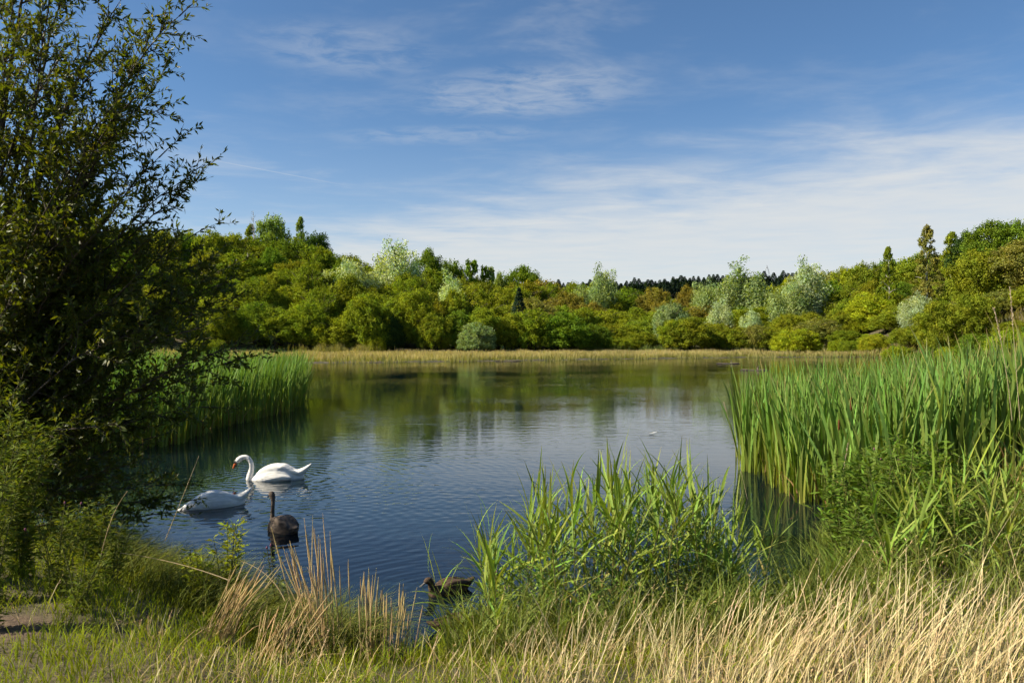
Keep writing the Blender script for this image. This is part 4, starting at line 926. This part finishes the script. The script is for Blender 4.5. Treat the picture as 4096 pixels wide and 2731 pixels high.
LW = [(-3.12, 4.75, 1.15, .30, 10, .05, 'tall leafy weed at the left edge, nearest the path'), (-3.45, 5.3, 1.40, .30, 10, .05, 'tall leafy weed behind the nearest one at the left edge'), (-3.10, 5.5, .62, .26, 9, .045, 'weed with pale seed heads beneath the willow'),
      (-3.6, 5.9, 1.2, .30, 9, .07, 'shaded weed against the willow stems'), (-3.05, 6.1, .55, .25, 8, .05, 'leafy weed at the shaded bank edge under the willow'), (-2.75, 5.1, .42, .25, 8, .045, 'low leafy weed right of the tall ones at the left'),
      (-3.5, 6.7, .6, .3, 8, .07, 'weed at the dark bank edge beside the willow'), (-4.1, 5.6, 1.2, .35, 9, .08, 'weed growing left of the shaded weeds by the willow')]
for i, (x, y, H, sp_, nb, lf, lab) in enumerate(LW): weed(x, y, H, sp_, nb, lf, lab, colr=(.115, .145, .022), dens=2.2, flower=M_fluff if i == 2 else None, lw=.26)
WH = [(2.70, 6.45, .65), (3.05, 6.65, .85), (3.4, 7.0, .98), (3.0, 7.25, .95), (3.3, 7.6, 1.0), (3.75, 7.5, 1.02), (2.80, 6.1, .5), (3.3, 6.25, .65), (3.7, 6.8, .85)]
WPOS = ['leftmost in front', 'in front of the middle', 'in the middle', 'left at the water', 'at the back in the middle', 'at the back on the right', 'lowest at the left foot', 'lowest in front', 'right of the middle']
for (x, y, H), q in zip(WH, WPOS): weed(x, y, H, .27, 11, .088, 'willowherb of the leafy bush before the right cattails, %s' % q, nm='willowherb', cat='willowherb', colr=(.115, .18, .024), dens=1.0, flower=M_purple if q == 'in the middle' else None, lw=.24)

# ------------------------------------------------------------------ grass of the near bank
def bank_pts(n, x0, x1, y0, y1, wfun):
    x = rng.uniform(x0, x1, n); y = rng.uniform(y0, y1, n); s = inside(x, y); k = (s < .12) & (rng.random(n) < wfun(x, y)); x, y = x[k], y[k]
    return np.stack([x, y, height(x, y)-.02], -1)
def clump(x, y, k=1.0): return .5+.5*np.sin(x*5.3*k+2*np.sin(y*3.1*k))*np.cos(y*4.7*k+1.5*np.sin(x*2.9*k))
bare = lambda x, y: ((x+3.25)/.55)**2+((y-4.75)/.34)**2
# green turf
b = bank_pts(90000, -6.5, 6, 2.3, 9.5, lambda x, y: np.where(bare(x, y) < .9, .02, 1.0)*np.where(x > 0, .8, 1.0)*np.clip(1.2-(y-3)/9, .3, 1)); n = len(b)
cl_ = clump(b[:, 0], b[:, 1])
hgt = rng.uniform(.06, .17, n)*(.7+.8*cl_)
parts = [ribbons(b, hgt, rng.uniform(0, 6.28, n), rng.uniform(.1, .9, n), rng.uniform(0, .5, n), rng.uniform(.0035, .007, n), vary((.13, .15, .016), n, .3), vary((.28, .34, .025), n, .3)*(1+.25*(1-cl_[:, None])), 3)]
# longer arching tussock grass along the bank edge at the left
def edge_w(x, y): s = inside(x, y); return np.clip(1-np.abs(s+.45)/.6, 0, 1)*np.where((x > -4.6) & (x < -.9), 1, 0)
b = bank_pts(60000, -5, -.8, 4.6, 9, edge_w); n = len(b)
parts.append(ribbons(b, rng.uniform(.25, .55, n), rng.normal(.5, .9, n), rng.uniform(.5, 1.2, n), rng.uniform(.5, 1.15, n), rng.uniform(.004, .008, n), vary((.09, .11, .02), n, .3), vary((.20, .22, .05), n, .35), 5))
# tall grass among the reeds
def reed_w(x, y): s = inside(x, y); return np.where((x > -.4) & (x < 4.6) & (s > -1.5), .9, .25*(x > -.2))*np.where((x > 1.75) & (x < 2.75) & (s > -.6), .05, 1)
b = bank_pts(26000, -.6, 5.5, 4.6, 8.6, reed_w); n = len(b)
parts.append(ribbons(b, rng.uniform(.22, .62, n), rng.uniform(0, 6.28, n), rng.uniform(.2, .8, n), rng.uniform(.1, .8, n), rng.uniform(.005, .011, n), vary((.14, .15, .04), n, .3), vary((.19, .25, .05), n, .35), 4))
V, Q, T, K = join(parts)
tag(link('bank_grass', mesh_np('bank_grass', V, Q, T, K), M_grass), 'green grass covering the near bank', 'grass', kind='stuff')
# dry straw-coloured grass
def straw_w(x, y):
    u = 512+F*x/y; s = inside(x, y)
    return lerp_table(u, [(0, .01), (90, .03), (140, .22), (300, .26), (420, .18), (500, .22), (570, .60), (700, .70), (1100, .85)])*np.clip((5.3-y)/1.0, 0.02, 1)*(.25+.75*clump(x, y, .8)**1.3)
b = bank_pts(29000, -3.2, 4.8, 2.4, 6.6, straw_w); n = len(b)
uu = 512+F*b[:, 0]/b[:, 1]
hs = lerp_table(uu, [(100, .30), (300, .30), (420, .34), (520, .40), (600, .52), (800, .54), (1024, .56)])*np.clip(1.05-.10*(b[:, 1]-3.5), .7, 1.05)
hgt = hs*rng.uniform(.4, 1.15, n)*(.62+.55*clump(b[:, 0], b[:, 1], .5)); tall = rng.random(n) < .05; hgt[tall] *= 1.4
lean_az = rng.normal(.15, .75, n)+np.where((rng.random(n) < .25) & (uu < 720), math.pi, 0)
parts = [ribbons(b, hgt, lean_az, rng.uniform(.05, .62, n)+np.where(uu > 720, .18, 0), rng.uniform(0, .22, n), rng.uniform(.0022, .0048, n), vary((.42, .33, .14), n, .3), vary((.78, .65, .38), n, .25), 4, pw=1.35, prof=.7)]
# seed heads
k = np.nonzero(rng.random(n) < .16)[0]; m_ = 9
tt = rng.uniform(.72, 1.0, (len(k), m_)); lat = 0.35*hgt[k][:, None]*tt**1.35
# (tips with small spikelets follow the blade)
V0 = parts[0][0].reshape(n, 5, 2, 3).mean(2)[k]; f = tt*4; i0 = np.minimum(f.astype(int), 3); ar = np.arange(len(k))[:, None]
pp = V0[ar, i0]*(1-(f-i0))[..., None]+V0[ar, i0+1]*(f-i0)[..., None]; tg = unit(V0[ar, i0+1]-V0[ar, i0]); pp = pp.reshape(-1, 3); tg = tg.reshape(-1, 3); q_ = len(pp)
parts.append(leaf_cards(pp, tg+.35*rng.normal(size=(q_, 3)), unit(rng.normal(size=(q_, 3))), rng.uniform(.012, .024, q_), .005, vary((.55, .41, .22), q_, .25)))
# matted straw near the ground
b = bank_pts(22000, -2.6, 4.8, 2.5, 6.3, straw_w); n = len(b)
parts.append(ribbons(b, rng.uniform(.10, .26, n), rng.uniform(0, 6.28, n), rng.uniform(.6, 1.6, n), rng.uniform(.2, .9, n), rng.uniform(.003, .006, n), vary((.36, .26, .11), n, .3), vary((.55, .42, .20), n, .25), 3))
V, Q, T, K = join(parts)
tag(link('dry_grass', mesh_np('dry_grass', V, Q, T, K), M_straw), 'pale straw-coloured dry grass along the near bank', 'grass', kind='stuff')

# tufts of stout dry stalks that stand out against the dark water
def tuft(px, base_py, D, n, H, az, spread, lab):
    x = (px-512)/F*D; z = gz(x, D); r = empty('dry_grass_tuft', (x, D, z)); tag(r, lab, 'grass tuft')
    for j in range(n):
        h = H*rng.uniform(.55, 1); ln = rng.uniform(.1, .55)*spread; a = az+rng.normal()*.5; b0 = np.array([rng.normal()*.06, rng.normal()*.05, -.02])
        e = b0+np.array([ln*h*math.cos(a), ln*h*math.sin(a), h]); pth = bez(b0, b0*.6+e*.4+np.array([0, 0, .04]), e, 9)
        v, q, c_ = tube(pth, np.concatenate([np.linspace(.0032, .0020, 6), [.0042, .0036, .001]]), 4, vary((.52, .38, .18), 1, .2)[0]); link('stalk', mesh_np('tuft_stalk', v, q, None, c_, True), M_straw, r)
tuft(326, 640, 4.9, 42, .86, 2.5, .9, 'stout tuft of dry stalks leaning left before the dark water')
tuft(372, 640, 4.9, 18, .62, 1.6, .5, 'smaller dry tuft right of the stout leaning one')
tuft(400, 640, 4.9, 16, .50, 1.2, .6, 'dry tuft between the stout tuft and the reed clump')
tuft(215, 640, 5.0, 40, .48, .4, 1.6, 'golden dry tuft sprawling on the left bank')
tuft(270, 640, 4.7, 34, .42, .6, 1.4, 'short golden tuft between the sprawling and the stout tufts')
def stray(pts, lab, r0=.0035):
    P_ = [np.array(at(*p)) for p in pts]; o_ = P_[0]; q = bez(P_[0]-o_, P_[1]-o_, P_[2]-o_, 12); v, qq, c_ = tube(q, np.linspace(r0, .0014, 12), 5, (.48, .37, .20))
    o = link('grass_stalk', mesh_np('grass_stalk', v, qq, None, c_, True), M_straw); o.location = o_; tag(o, lab, 'grass stalk')
stray([(165, 540, 5.4), (178, 508, 5.5), (199, 455, 5.6)], 'long straw slanting up before the feeding swan')
stray([(230, 580, 5.2), (180, 560, 5.3), (120, 552, 5.4)], 'long bent straw lying over the left bank grass')
stray([(285, 600, 5.4), (272, 570, 5.5), (240, 560, 5.6)], 'thin arching straw under the cygnet')
stray([(100, 560, 5.2), (110, 510, 5.2), (128, 490, 5.2)], 'pale straw standing at the shaded left bank')
